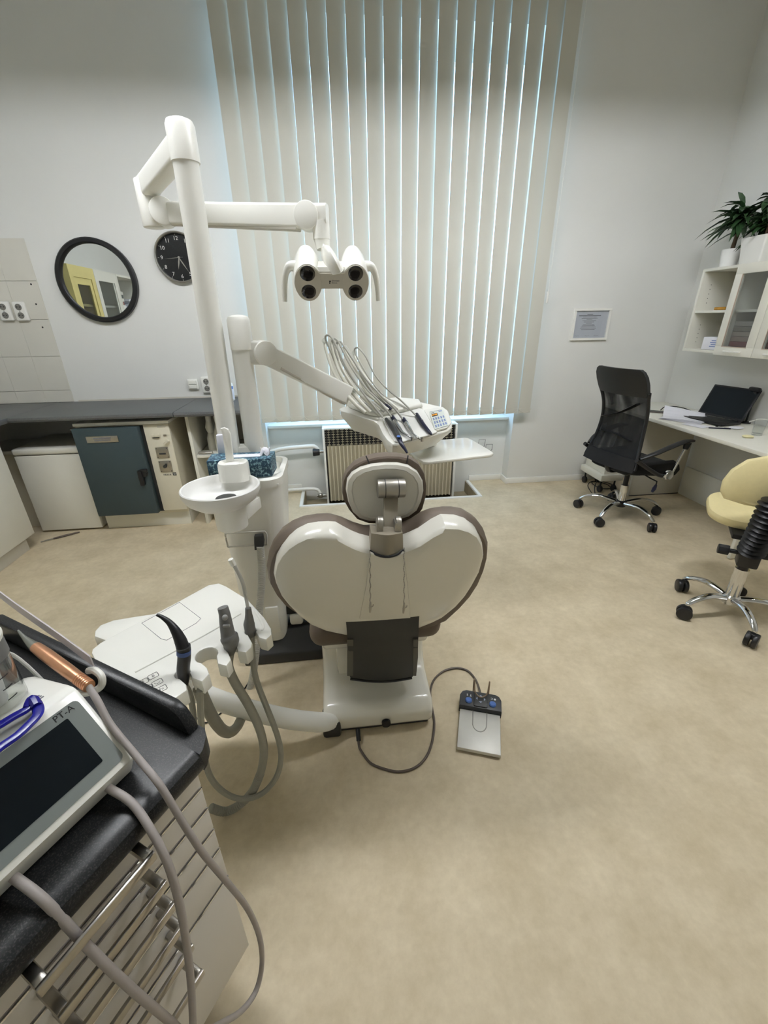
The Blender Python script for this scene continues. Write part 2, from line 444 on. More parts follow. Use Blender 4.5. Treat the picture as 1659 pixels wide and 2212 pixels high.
# ceiling and walls
struct('ceiling', box(XL-0.2, XR+0.2, YB-0.2, YW+0.4, ZC, ZC+0.1), CEIL, ang=None)
WT = 0.40
ww = join(box(XL-0.2, NX0, YW, YW+WT, -0.15, ZC), box(NX1, XR+0.2, YW, YW+WT, -0.15, ZC), box(NX0, NX1, YW, YW+WT, 3.15, ZC), box(NX0, NX1, NY, YW+WT, -0.15, 0.585))
wall_w = struct('wall_window', ww, WALL, ang=None)
struct('wall_right', box(XR, XR+0.2, YB-0.2, YW, -0.15, ZC), WALL, ang=None)
struct('wall_left', box(XL-0.2, XL, YB-0.2, YW, -0.15, ZC), WALL, ang=None)
struct('wall_rear', box(XL, XR, YB-0.2, YB, -0.15, ZC), WALL, ang=None)
# baseboards
struct('baseboard_window_right', box(NX1-0.012, 2.47, YW-0.012, YW, 0, 0.055, 0.003), TRIMW)
struct('baseboard_recess_side', box(NX1-0.012, NX1, YW-0.002, NY, 0, 0.055, 0.003), TRIMW)
struct('baseboard_recess_right', box(PX1+0.03, NX1-0.012, NY-0.012, NY, 0, 0.055, 0.003), TRIMW)
struct('baseboard_recess_left', box(NX0, PX0-0.03, NY-0.012, NY, 0, 0.055, 0.003), TRIMW)
# window behind the blind: frame, mullions, panes, inner sill
win = struct('window_1', join(box(NX0, NX1, 3.93, 3.99, 0.61, 0.67), box(NX0, NX1, 3.93, 3.99, 3.08, 3.15), box(NX0, NX0+0.07, 3.93, 3.99, 0.67, 3.08), box(NX1-0.07, NX1, 3.93, 3.99, 0.67, 3.08)), TRIMW)
for k in (1, 2):
    x = NX0+(NX1-NX0)*k/3
    struct('mullion', box(x-0.025, x+0.025, 3.935, 3.985, 0.67, 3.08, 0.004), TRIMW, win)
for k in range(3):
    x0 = NX0+(NX1-NX0)*k/3+0.06; x1 = NX0+(NX1-NX0)*(k+1)/3-0.06
    for z0, z1 in ((0.675, 3.075),):
        struct('pane', box(x0, x1, 3.957, 3.963, z0, z1), WINGLASS, win, None)
struct('sill', box(NX0, NX1, NY-0.022, 3.93, 0.585, 0.610, 0.004), TRIMW, win)
portal = bpy.data.lights.new('window_portal', 'AREA'); portal.shape = 'RECTANGLE'
portal.size = NX1-NX0-0.1; portal.size_y = 2.7; portal.cycles.is_portal = True
po = bpy.data.objects.new('window_portal', portal); COL.objects.link(po)
po.location = ((NX0+NX1)/2, 4.02, 1.95); po.rotation_euler = (-PI/2, 0, 0)
# painted tiles on the window wall, left
zs = [0.885, 0.975, 1.221, 1.471, 1.717, 1.972]
proto = {}
for r in range(5):
    for c in range(4):
        x1 = -2.032-0.2*c; x0 = x1-0.2
        if x0 < XL-0.05: x0 = XL
        key = (r, round(x1-x0, 3))
        if key in proto: twin(proto[key][0], (x1-proto[key][1], 0, 0))
        else:
            o = struct('tile', box(x0+0.0003, x1-0.0003, YW-0.008, YW, zs[r]+0.0012, zs[r+1]-0.0012, 0.0012, 1), TILE, wall_w)
            proto[key] = (o, x1)
for (px, py) in ((67, 614), (78, 657), (92, 707)):
    p = PY(px, py, YW-0.008)
    struct('drill_hole', cyl((p.x, YW-0.0085, p.z), (p.x, YW-0.006, p.z), 0.006, n=10), INK, wall_w)
# hooks of bent wire on the recess wall
for k, (px, py) in enumerate(((1032, 948), (1046, 957))):
    p = PY(px, py, NY); w, h = 0.062, 0.085
    z = p.z
    o = obj('wire_hook', tube([(p.x, NY, z-h), (p.x, NY-0.03-0.02*k, z-h*0.6), (p.x, NY-0.035-0.02*k, z), (p.x+w, NY-0.035-0.02*k, z), (p.x+w, NY-0.03-0.02*k, z-h*0.6), (p.x+w, NY, z-h)], 0.0022, n=6, smooth=False), BLACK)
    tag(o, ('thin black wire hook on wall under the window, behind the other hook', 'thin black wire hook on wall under the window, nearer the desk')[k], 'hook', 'wire hooks beside the radiator')

# ---------------------------------------------------------------- hanging tube lights (out of the picture, they light the room)
TUBEM = mat('lit_tube', (255, 250, 238), 0.5, emit=(245, 248, 255), estr=TUBE_STRENGTH)
def luminaire(x, y, z, L, label, tubes=(-1, 1)):
    t = thing('ceiling_light', label, 'ceiling light', (x, y, z))
    W = 0.30
    prof = join(box(x-L/2, x+L/2, y-W/2, y+W/2, z+0.055, z+0.07), box(x-L/2, x+L/2, y-W/2, y-W/2+0.004, z-0.022, z+0.055), box(x-L/2, x+L/2, y+W/2-0.004, y+W/2, z-0.022, z+0.055), box(x-L/2, x-L/2+0.004, y-W/2, y+W/2, z-0.022, z+0.055), box(x+L/2-0.004, x+L/2, y-W/2, y+W/2, z-0.022, z+0.055))
    obj('housing', prof, TRIMW, t, None)
    for s in tubes: obj('tube', cyl((x-L/2+0.03, y+s*0.075, z), (x+L/2-0.03, y+s*0.075, z), 0.014, n=10), TUBEM, t)
    for s in (-1, 1):
        obj('rod', cyl((x+s*L*0.35, y, z+0.07), (x+s*L*0.35, y, ZC), 0.006, n=8), WHITEM, t)
luminaire(-0.95, 1.5, 2.92, 1.5, 'white hanging twin tube light over the left half of the room')
luminaire(1.25, 1.5, 2.92, 1.5, 'white hanging twin tube light over the right half of the room')

# ---------------------------------------------------------------- vertical blind
BY = 3.535
bx0, bx1, bz0, bz1 = -0.605, 1.675, 0.685, 3.36
NS = 20
blind = thing('vertical_blind', 'off-white vertical slat blind closed over the tall window', 'blind', ((bx0+bx1)/2, BY, bz0))
obj('headrail', box(bx0-0.03, bx1+0.03, BY-0.025, BY+0.025, bz1, bz1+0.05, 0.004), TRIMW, blind)
pitch = (bx1-bx0)/NS; sw = pitch*1.0; th = math.radians(9)
def slat_mesh(w):
    rings = []
    for z in (bz0+0.03, bz1):
        pts = []
        for k in range(7):
            u = -0.5+k/6; pts.append((u*w, -0.0018*math.cos(PI*u), z))
        pts2 = [(p[0], p[1]+0.0008, p[2]) for p in reversed(pts)]
        rings.append([Vector(p) for p in pts+pts2])
    return loft(rings)
M0 = Matrix.Translation((bx0+pitch/2, BY, 0)) @ Matrix.Rotation(th, 4, 'Z')
b = slat_mesh(sw); b.transform(M0)
slat = obj('slat', b, SLAT, blind)
b = box(-sw/2, sw/2, -0.0045, 0.002, bz0, bz0+0.04, 0.001, 1); b.transform(M0)
weight = obj('bottom_weight', b, SLAT, slat)
b = tube([(-pitch/2, -0.012, bz0+0.036), (-pitch/4, -0.016, bz0+0.016), (0, -0.018, bz0+0.008), (pitch/4, -0.016, bz0+0.016), (pitch/2, -0.012, bz0+0.036)], 0.0018, n=5, res=4)
b.transform(Matrix.Translation((bx0+pitch/2, BY, 0)))
link = obj('link_chain', b, LAMG, slat)
for k in range(1, NS):
    s2 = twin(slat, (pitch*k, 0, 0))
    for ch in (weight, link):
        c = ch.copy(); COL.objects.link(c); c.parent = s2
p = PY(1190, 600, BY-0.03)
obj('cord', cyl((bx1+0.02, BY, bz1), (bx1+0.02, BY, 1.62), 0.0025, n=6), TRIMW, blind)
obj('cord_weight', cyl((bx1+0.02, BY, 1.54), (bx1+0.02, BY, 1.62), 0.009, n=10, bev=0.002), TRIMW, blind)

# ---------------------------------------------------------------- radiator in the recess
RX0, RX1, RY0, RY1, RZ0, RZ1 = -0.13, 1.055, 3.60, 3.725, -0.07, 0.60
rad = thing('radiator', 'beige ribbed convector radiator with black top grille under the window', 'radiator', ((RX0+RX1)/2, (RY0+RY1)/2, -0.11))
obj('body', box(RX0+0.02, RX1-0.02, RY0+0.03, RY1, RZ0, RZ1-0.01), BLACK, rad)
obj('back_plate', box(RX0+0.03, RX1-0.03, RY0+0.012, RY0+0.03, RZ0, 0.445), BEIGER, rad)
RIBM = mat('radiator_rib_light', (198, 190, 166), 0.45, var=0.02, scale=14)
o0 = obj('rib', box(RX0+0.035, RX0+0.047, RY0-0.004, RY0+0.014, RZ0, 0.445, 0.002, 1), RIBM, rad)
nr = 34
for k in range(1, nr): twin(o0, ((RX1-RX0-0.085)*k/(nr-1), 0, 0))
obj('side_panel', box(RX0, RX0+0.018, RY0-0.004, RY1, -0.11, RZ1, 0.003), TRIMW, rad)
obj('side_panel', box(RX1-0.018, RX1, RY0-0.004, RY1, -0.11, RZ1, 0.003), TRIMW, rad)
obj('top_cover', box(RX0, RX1, RY0+0.01, RY1, RZ1-0.02, RZ1, 0.004), TRIMW, rad)
bar = obj('grille_bar', box(RX0+0.02, RX1-0.02, RY0+0.004, RY0+0.010, 0.455, 0.4585), BEIGER, rad)
for k in range(1, 7): twin(bar, (0, 0, 0.022*k))
vb = obj('grille_slat', box(RX0+0.030, RX0+0.040, RY0-0.002, RY0+0.005, 0.45, 0.59), BLACK, rad)
vl = obj('grille_rod', box(RX0+0.053, RX0+0.0565, RY0+0.001, RY0+0.006, 0.45, 0.59), BEIGER, rad)
for k in range(1, 30):
    twin(vb, ((RX1-RX0-0.07)*k/29, 0, 0))
    if k < 29: twin(vl, ((RX1-RX0-0.07)*k/29, 0, 0))
obj('pipe', tube([(NX0+0.004, 3.66, 0.40), (-0.48, 3.66, 0.425), (-0.25, 3.665, 0.435), (-0.20, 3.665, 0.425), (-0.175, 3.665, 0.39), (-0.17, 3.665, 0.375)], 0.018, n=12), TRIMW, rad)
v = obj('valve', cyl((-0.225, 3.64, 0.385), (-0.165, 3.64, 0.385), 0.033, 0.027, n=18, bev=0.005), BLACK, rad)
obj('valve_stub', cyl((-0.165, 3.655, 0.385), (-0.12, 3.655, 0.385), 0.014, n=12), STEEL, rad)
obj('pipe', tube([(NX0+0.004, 3.66, 0.035), (-0.30, 3.66, 0.04), (-0.22, 3.66, 0.03), (-0.195, 3.66, 0.0), (-0.19, 3.66, -0.03)], 0.015, n=12), TRIMW, rad)
obj('return_valve', join(cyl((-0.22, 3.655, -0.03), (-0.13, 3.655, -0.03), 0.014, n=12), sphere((-0.19, 3.655, -0.03), 0.026)), STEEL, rad)
# ================================================================ LEFT SIDE: worktop, fridge, steriliser, wall things
CT = 0.885
def worktop(x0, x1, y0, y1, label):
    prof = [(y0, CT-0.035), (y0-0.012, CT-0.030), (y0-0.016, CT-0.018), (y0-0.012, CT-0.005), (y0, CT), (y1, CT), (y1, CT-0.035)]
    o = obj('worktop', prism([(x0, a, c) for a, c in prof], (x1-x0, 0, 0)), TOPGRY)
    return tag(o, label, 'worktop', 'grey worktops along the window wall')
worktop(-2.14, -1.1015, 3.04, YW-0.002, 'long grey worktop above the fridge and steriliser oven')
worktop(-1.0985, -0.64, 3.04, YW-0.002, 'short grey worktop piece right of the slanting joint, behind the white poles')
o = obj('worktop', box(XL+0.01, -2.143, 2.44, YW-0.01, CT-0.035, CT, 0.006), TOPGRY)
tag(o, 'grey worktop on the white base cabinet at the left edge', 'worktop', 'grey worktops along the window wall')
# wall strip behind the worktop
obj('sealing_strip', box(-2.0, -0.64, YW-0.006, YW, CT, CT+0.012), LAMG, wall_w)

# base cabinet at the left edge
t = thing('base_cabinet', 'plain white base cabinet at the left edge of the picture', 'cabinet', (-2.47, 2.68, 0))
obj('carcass', box(XL+0.01, -2.185, 2.44, 2.915, 0.10, 0.85), LAMW, t, None)
obj('door', box(-2.185, -2.165, 2.443, 2.92, 0.10, 0.848, 0.002), LAMW, t)
obj('toe_kick', box(XL+0.01, -2.20, 2.44, 2.87, 0, 0.10), LAMG, t, None)
# pipe casing between cabinet and fridge
t = thing('pipe_casing', 'narrow cream boxed casing between base cabinet and small fridge', 'casing', (-2.42, 3.4, 0))
obj('panel', box(-2.60, -2.29, 3.26, 3.60, 0, 0.585), OVENW, t, None)
obj('cap', box(-2.61, -2.285, 3.245, 3.61, 0.585, 0.61, 0.003), TRIMW, t)

# small fridge
t = thing('small_fridge', 'small white fridge under the grey worktop left of the oven', 'fridge', (-2.05, 3.35, 0))
obj('body', box(-2.258, -1.835, 3.165, 3.58, 0.012, 0.60, 0.004), LAMW, t)
obj('door', box(-2.262, -1.832, 3.130, 3.162, 0.016, 0.598, 0.005), LAMW, t)
obj('lid', box(-2.268, -1.828, 3.126, 3.59, 0.604, 0.648, 0.014, 3), LAMW, t)
for x in (-2.22, -1.87):
    for y in (3.2, 3.54): obj('foot', cyl((x, y, 0), (x, y, 0.016), 0.016, n=10), BLACK, t)

# dry heat steriliser oven on its plinth
t = thing('oven_plinth', 'low white plinth under the steriliser oven', 'plinth', (-1.485, 3.36, 0))
obj('board', box(-1.795, -1.178, 3.14, 3.16, 0, 0.118, 0.002), LAMW, t)
obj('side', box(-1.195, -1.178, 3.16, 3.58, 0, 0.118), LAMW, t, None)
obj('core', box(-1.79, -1.196, 3.162, 3.57, 0.0, 0.116), LAMG, t, None)
t = thing('steriliser_oven', 'cream steriliser oven with slate green door under the worktop', 'oven', (-1.48, 3.33, 0.118))
obj('body', box(-1.788, -1.168, 3.11, 3.57, 0.118, 0.80), OVENW, t, None)
obj('top_trim', box(-1.79, -1.165, 3.085, 3.58, 0.80, 0.822, 0.003), TRIMW, t)
obj('door_recess', box(-1.37, -1.338, 3.098, 3.112, 0.14, 0.79), CHARC, t, None)
d = obj('door', box(-1.788, -1.362, 3.045, 3.10, 0.142, 0.792, 0.008), OVEND, t)
pl = obj('name_plate', box(-1.705, -1.50, 3.040, 3.046, 0.695, 0.74, 0.002), STEEL, d)
obj('plate_lines', join(box(-1.66, -1.545, 3.0385, 3.0405, 0.722, 0.730), box(-1.655, -1.55, 3.0385, 3.0405, 0.708, 0.715)), GREYINK, d, None)
obj('handle', box(-1.425, -1.395, 3.012, 3.046, 0.375, 0.49, 0.008), BLACK, d)
obj('latch', join(cyl((-1.385, 3.06, 0.46), (-1.385, 3.02, 0.46), 0.022, n=16, bev=0.004), box(-1.41, -1.36, 3.02, 3.045, 0.47, 0.495, 0.006)), BLACK, d)
pnl = obj('control_panel', box(-1.338, -1.168, 3.085, 3.11, 0.148, 0.798, 0.002), OVENW, t)
YP = 3.0845
def pp(x, z): return (x, YP, z)
obj('panel_label', box(-1.245, -1.19, YP-0.001, YP+0.001, 0.775, 0.789), LAMG, pnl, None)
obj('button_row', join(box(-1.298, -1.278, YP-0.008, YP, 0.71, 0.732, 0.001), box(-1.276, -1.240, YP-0.008, YP, 0.71, 0.732, 0.001), box(-1.30, -1.238, YP-0.002, YP, 0.70, 0.737)), OVENW, pnl)
obj('button_mark', box(-1.29, -1.245, YP-0.0085, YP-0.006, 0.703, 0.708), INK, pnl, None)
obj('indicator', join(box(-1.217, -1.197, YP-0.003, YP, 0.712, 0.724)), STEEL, pnl, None)
M = Matrix.Translation((-1.202, YP-0.012, 0.672)) @ Matrix.Rotation(-0.6, 4, 'Y')
b = box(-0.02, 0.02, -0.012, 0.012, -0.008, 0.008, 0.003); b.transform(M)
obj('knob', join(b, cyl((-1.202, YP-0.004, 0.672), (-1.202, YP, 0.672), 0.02, n=18)), OVENW, pnl)
for k, (z0, z1) in enumerate(((0.555, 0.635), (0.45, 0.535))):
    g = obj('gauge_plate', box(-1.292, -1.205, YP-0.006, YP, z0, z1, 0.003), STEEL, pnl)
    for sx in (-1.283, -1.214):
        for sz in (z0+0.008, z1-0.008): obj('screw', cyl((sx, YP-0.008, sz), (sx, YP-0.005, sz), 0.003, n=8), DGREY, g)
    if k == 0: obj('dial_window', box(-1.272, -1.226, YP-0.008, YP-0.005, 0.582, 0.594, 0.001, 1), DGREY, g)
    else: obj('dial_knob', join(cyl((-1.25, YP-0.018, 0.495), (-1.25, YP-0.006, 0.495), 0.012, n=16), box(-1.246, -1.238, YP-0.016, YP-0.006, 0.495, 0.515)), CHARC, g)
MT = plane_frame((-1.252, YP-0.0008, 0.428), (1, 0, 0), (0, 0, 1))
text('model_lettering', 'HS-61A', 0.017, MT, INK, pnl)
lg = obj('maker_mark', box(-1.212, -1.188, YP-0.0015, YP, 0.420, 0.443), INK, pnl, None)
obj('mark_strokes', join(*[tube([(-1.208+0.006*k, YP-0.002, 0.424), (-1.204+0.006*k, YP-0.002, 0.431), (-1.208+0.006*k, YP-0.002, 0.439)], 0.0011, n=5, res=3) for k in range(3)]), TRIMW, lg)
obj('hinge_pin', box(-1.80, -1.775, 3.06, 3.08, 0.782, 0.788), STEEL, t, None)

# open shelf unit under the short worktop
t = thing('shelf_unit', 'white open shelf unit under the worktop behind the poles', 'shelf', (-0.85, 3.38, 0))
obj('side_panel', box(-1.062, -1.040, 3.12, 3.60, 0, 0.848, 0.001), LAMW, t)
obj('side_panel', box(-0.672, -0.650, 3.12, 3.60, 0, 0.848, 0.001), LAMW, t)
obj('back_panel', box(-1.04, -0.672, 3.585, 3.60, 0, 0.848), LAMG, t, None)
for z in (0.10, 0.545): obj('shelf_board', box(-1.04, -0.672, 3.14, 3.585, z-0.018, z, 0.001), LAMW, t)
def bottle(x, y, z, prof, m, name, label, cat, cap=None, n=20):
    t = thing(name, label, cat, (x, y, z))
    obj('body', lathe(prof, (x, y, z), n), m, t)
    if cap: obj('cap', lathe(cap[0], (x, y, z), n), cap[1], t)
    return t
bottle(-0.955, 3.30, 0.545, [(0, 0), (0.034, 0), (0.036, 0.005), (0.036, 0.09), (0.022, 0.13), (0.034, 0.17), (0.020, 0.22), (0, 0.22)], WHITEM, 'squeeze_bottle', 'white waisted bottle on the shelf, nearest the oven', 'bottle', ([(0, 0.215), (0.021, 0.215), (0.021, 0.262), (0, 0.262)], TRIMW))
bottle(-0.875, 3.24, 0.545, [(0, 0), (0.040, 0), (0.042, 0.005), (0.042, 0.13), (0.036, 0.16), (0.018, 0.215), (0, 0.215)], WHITEM, 'spray_bottle', 'white tapered bottle on the shelf beside the waisted bottle', 'bottle', ([(0, 0.21), (0.020, 0.21), (0.024, 0.268), (0, 0.268)], TRIMW))
tag(obj('steel_rod', cyl((-1.03, 3.17, 0.556), (-0.93, 3.17, 0.556), 0.011, n=12, bev=0.002), STEEL), 'short metal rod lying at the front of the shelf', 'rod')

# disinfectant bottle on the worktop
t = bottle(-0.808, 3.45, CT, [(0, 0), (0.034, 0), (0.036, 0.004), (0.036, 0.115), (0.031, 0.128), (0.016, 0.138), (0, 0.138)], WHITEM, 'disinfectant_bottle', 'white bottle with blue and grey label on worktop between the poles', 'bottle', ([(0, 0.136), (0.018, 0.136), (0.018, 0.15), (0.022, 0.152), (0.022, 0.172), (0, 0.172)], TRIMW))
def band(x, y, r, z0, z1, a0, a1, m, name, parent):
    n = 14; ring = lambda rr, z: [(x+rr*math.cos(a0+(a1-a0)*k/n), y+rr*math.sin(a0+(a1-a0)*k/n), z) for k in range(n+1)]
    lo, hi = ring(r, z0), ring(r, z1); lo2, hi2 = ring(r-0.0006, z0), ring(r-0.0006, z1)
    return obj(name, loft([lo+lo2[::-1], hi+hi2[::-1]]), m, parent)
band(-0.808, 3.45, 0.0366, CT+0.087, CT+0.108, PI+0.2, 2*PI-0.2, MBLUE, 'blue_label', t)
lb = band(-0.808, 3.45, 0.0364, CT+0.012, CT+0.087, PI+0.2, 2*PI-0.2, PAPER, 'text_label', t)
for k in range(6): band(-0.808, 3.45, 0.0369, CT+0.022+0.010*k, CT+0.025+0.010*k, PI+0.5, 2*PI-0.9+0.1*(k % 3), GREYINK, 'text_line', lb)

# round mirror
mx, mz, mr = -1.625, 1.712, 0.266
t = thing('round_mirror', 'round wall mirror with thick black rim left of the clock', 'mirror', (mx, YW, mz-mr))
MF = Matrix.Translation((mx, YW, mz)) @ Matrix.Rotation(PI/2, 4, 'X')
obj('rim', lathe([(mr-0.035, 0.0), (mr, 0.0), (mr, 0.032), (mr-0.008, 0.04), (mr-0.028, 0.04), (mr-0.035, 0.03), (mr-0.035, 0.0)], n=64, M=MF), BLACK, t)
MIRR = mat('mirror_silver', (225, 228, 226), 0.01, 1.0)
obj('glass', lathe([(0, 0.004), (mr-0.036, 0.004), (mr-0.036, 0.014), (0, 0.014)], n=64, M=MF), MIRR, t)

# wall clock, about twenty-five past six
cx, cz, cr = -1.043, 1.857, 0.159
t = thing('wall_clock', 'round black faced wall clock partly behind the lamp pole', 'clock', (cx, YW, cz-cr))
MF = Matrix.Translation((cx, YW, cz)) @ Matrix.Rotation(PI/2, 4, 'X')
obj('rim', lathe([(cr-0.012, 0), (cr, 0), (cr, 0.035), (cr-0.006, 0.042), (cr-0.012, 0.036), (cr-0.012, 0)], n=56, M=MF), ALU, t)
f = obj('face', lathe([(0, 0.004), (cr-0.012, 0.004), (cr-0.012, 0.012), (0, 0.012)], n=56, M=MF), mat('clock_face_black', (12, 14, 16), 0.3), t)
for h in range(1, 13):
    a = PI/2-h*PI/6; r = cr-0.042
    Mn = plane_frame((cx+r*math.cos(a), YW-0.0128, cz+r*math.sin(a)), (1, 0, 0), (0, 0, 1))
    text('numeral', str(h), 0.034, Mn, TRIMW, f)
    ra, rb = cr-0.024, cr-0.015
    obj('tick', tube([(cx+ra*math.cos(a), YW-0.0128, cz+ra*math.sin(a)), (cx+rb*math.cos(a), YW-0.0128, cz+rb*math.sin(a))], 0.0012, n=5), TRIMW, f)
def hand(name, deg, L, w, tail, m, z):
    a = PI/2-math.radians(deg); d = Vector((math.cos(a), 0, math.sin(a))); s = Vector((-d.z, 0, d.x)); c = Vector((cx, YW-z, cz))
    obj(name, prism([c-d*tail-s*w*0.5, c-d*tail+s*w*0.5, c+d*L*0.4+s*w, c+d*L, c+d*L*0.4-s*w], (0, -0.001, 0)), m, t)
hand('hour_hand', 193, 0.075, 0.005, 0.01, ALU, 0.015)
hand('minute_hand', 150, 0.105, 0.004, 0.01, ALU, 0.017)
hand('second_hand', 265, 0.10, 0.0012, 0.03, ALU, 0.019)
obj('hub', cyl((cx, YW-0.013, cz), (cx, YW-0.022, cz), 0.006, n=12), ALU, t)
obj('lens', lathe([(0, 0.034), (cr-0.05, 0.033), (cr-0.012, 0.03)], n=40, M=MF), GLASS, t)

# sockets and switch
SOCKH = mat('socket_hole_grey', (120, 118, 112), 0.5)
def socket(x, z, label):
    t = thing('wall_socket', label, 'socket', (x, YW-0.008, z-0.062), group='double wall sockets')
    y = YW-0.0085 if x < -2.03 else YW-0.0005
    obj('plate', box(x-0.04, x+0.04, y-0.026, y, z-0.062, z+0.062, 0.008, 3), TRIMW, t)
    for s in (-1, 1):
        c = z+s*0.027
        w = obj('well', lathe([(0, 0), (0.0195, 0), (0.021, 0.002), (0.021, 0.004), (0.0, 0.004)], n=20, M=Matrix.Translation((x, y-0.0255, c)) @ Matrix.Rotation(PI/2, 4, 'X')), SOCKH, t)
        for dx in (-0.0095, 0.0095): obj('pin_hole', cyl((x+dx, y-0.0305, c), (x+dx, y-0.029, c), 0.0035, n=8), INK, w)
        obj('earth_pin', cyl((x, y-0.034, c+0.009), (x, y-0.029, c+0.009), 0.003, n=8), STEEL, w)
    obj('plate_screw', cyl((x, y-0.0275, z), (x, y-0.026, z), 0.003, n=8), DGREY, t)
socket(-2.293, 1.528, 'white double wall socket on the tiles at the left picture edge')
socket(-2.190, 1.526, 'white double wall socket on the tiles, nearer the round mirror')
socket(-1.008, 0.985, 'white double wall socket just above the worktop beside the lamp pole')
t = thing('light_switch', 'white double rocker switch above the grey worktop', 'switch', (-1.113, YW, 0.945))
obj('plate', box(-1.153, -1.073, YW-0.022, YW, 0.950, 1.030, 0.006, 3), TRIMW, t)
obj('rocker', box(-1.143, -1.083, YW-0.034, YW-0.02, 0.992, 1.020, 0.004), WHITEM, t)
obj('rocker', box(-1.143, -1.083, YW-0.031, YW-0.02, 0.960, 0.989, 0.004), WHITEM, t)

# screwdriver-like tool on the floor in front of the fridge
a, b_ = PZ(90, 1170, 0.008), PZ(172, 1149, 0.008)
t = thing('hand_tool', 'thin dark handled metal tool lying on floor before the fridge', 'tool', (a.x, a.y, 0))
d = (b_-a)
obj('handle', tube([a+d*0.3, a+d*0.6, b_], [0.006, 0.008, 0.005], n=10), CABLE, t)
obj('shaft', tube([a+d*0.08, a+d*0.3], 0.005, n=8), STEEL, t)
obj('jaw', tube([a+d*0.10, a+d*0.03+Vector((-0.006, -0.008, 0)), a], 0.004, n=8), STEEL, t)

# ---------------------------------------------------------------- tall cabinets along the left wall (they show in the round mirror)
def glazed(y0, y1, m, label, gl):
    x = -2.40; t = thing('display_cabinet', label, 'cabinet', (-2.6, (y0+y1)/2, 0))
    obj('carcass', join(box(XL+0.01, x-0.03, y0, y1, 0, 0.9), box(XL+0.01, XL+0.03, y0, y1, 0.9, 1.95), box(XL+0.03, x-0.03, y0, y0+0.02, 0.9, 1.95), box(XL+0.03, x-0.03, y1-0.02, y1, 0.9, 1.95), box(XL+0.03, x-0.03, y0+0.02, y1-0.02, 1.93, 1.95)), m, t, None)
    obj('shelf_board', box(XL+0.03, x-0.05, y0+0.02, y1-0.02, 1.60, 1.62), m, t, None)
    fr = obj('frame', join(box(x-0.03, x, y0, y1, 1.85, 1.95), box(x-0.03, x, y0, y1, 0.85, 0.95), box(x-0.03, x, y0, y0+0.07, 0.95, 1.85), box(x-0.03, x, y1-0.07, y1, 0.95, 1.85)), m, t, None)
    dr = obj('door', join(box(x-0.028, x-0.008, y0+0.07, y1-0.07, 1.79, 1.85), box(x-0.028, x-0.008, y0+0.07, y1-0.07, 0.95, 1.01), box(x-0.028, x-0.008, y0+0.07, y0+0.12, 1.01, 1.79), box(x-0.028, x-0.008, y1-0.12, y1-0.07, 1.01, 1.79)) if gl else box(x-0.028, x-0.01, y0+0.07, y0+0.09, 0.95, 1.85), m, t, None)
    obj('pane', box(x-0.022, x-0.016, y0+0.07, y1-0.07, 0.95, 1.85), GLASSD, dr, None)
glazed(1.945, 2.42, YELLOW, 'tall yellow cabinet with glazed door on the left wall', True)
glazed(1.435, 1.94, LAMW, 'tall white cabinet with glazed door on the left wall', False)
t = thing('bookcase', 'tall white open bookcase on the left wall with stacked papers', 'bookcase', (-2.6, 1.1, 0))
for y in (0.80, 1.41): obj('side_panel', box(XL+0.01, -2.40, y, y+0.02, 0, 1.95), LAMW, t, None)
obj('back_panel', box(XL+0.01, XL+0.025, 0.82, 1.41, 0, 1.95), LAMG, t, None)
for z in (0.1, 0.5, 0.9, 1.25, 1.60, 1.95): obj('shelf_board', box(XL+0.025, -2.40, 0.82, 1.41, z-0.022, z), LAMW, t, None)
cols = [(220, 220, 216), (150, 90, 84), (214, 210, 200), (92, 98, 96), (226, 224, 214), (180, 176, 168)]
for k in range(5):
    z = 1.602+0.036*k
    o = obj('book', box(-2.66, -2.45-0.01*(k % 2), 1.22+0.01*(k % 3), 1.40, z, z+0.034, 0.002, 1), mat('book_cover_%d' % k, cols[k], 0.6, var=0.03))
    tag(o, ['thick pale book at the bottom of the bookcase pile', 'red brown book second in the bookcase pile', 'cream book in the middle of the bookcase pile', 'dark grey book second from top of the bookcase pile', 'white book on top of the bookcase pile'][k], 'book', 'books piled in the bookcase')
for k in range(4):
    z = 1.602+0.026*k
    o = obj('paper_stack', box(-2.68, -2.43+0.01*(k % 2), 0.88+0.012*k, 1.16-0.01*(k % 3), z, z+0.024, 0.002, 1), PAPER)
    tag(o, ['lowest paper stack on the upper bookcase shelf', 'second paper stack on the upper bookcase shelf', 'third paper stack on the upper bookcase shelf', 'topmost paper stack on the upper bookcase shelf'][k], 'paper', 'paper stacks in the bookcase')
# ================================================================ DENTAL CHAIR
t = thing('dental_chair', 'white dental chair with taupe brown upholstery seen from behind', 'dental chair', (0.095, 1.5, 0))
CX = 0.093
# pedestal: profile in y/z swept across x, rounded
def swept(prof, x0, x1, bev, seg=3):
    bm = prism([(x0, y, z) for y, z in prof], (x1-x0, 0, 0))
    bevel_edges(bm, [e for e in bm.edges], bev, seg); return bm
obj('pedestal', swept([(1.128, 0.018), (1.120, 0.088), (1.150, 0.122), (1.30, 0.142), (1.335, 0.175), (1.36, 0.30), (1.38, 0.36), (1.86, 0.36), (1.90, 0.10), (1.90, 0.018)], -0.115, 0.302, 0.022), SHELLW, t)
obj('pedestal_foot', box(-0.10, 0.288, 1.142, 1.89, 0.0, 0.03, 0.008), DGREY, t)
obj('recess_panel', box(-0.055, 0.255, 1.29, 1.34, 0.136, 0.30, 0.012), SHELLW, t)
obj('corner_cap', box(-0.121, -0.052, 1.113, 1.20, 0.004, 0.082, 0.012), DGREY, t)
obj('cable_plug', cyl((0.118, 1.119, 0.055), (0.118, 1.108, 0.055), 0.017, n=20), BLACK, t)
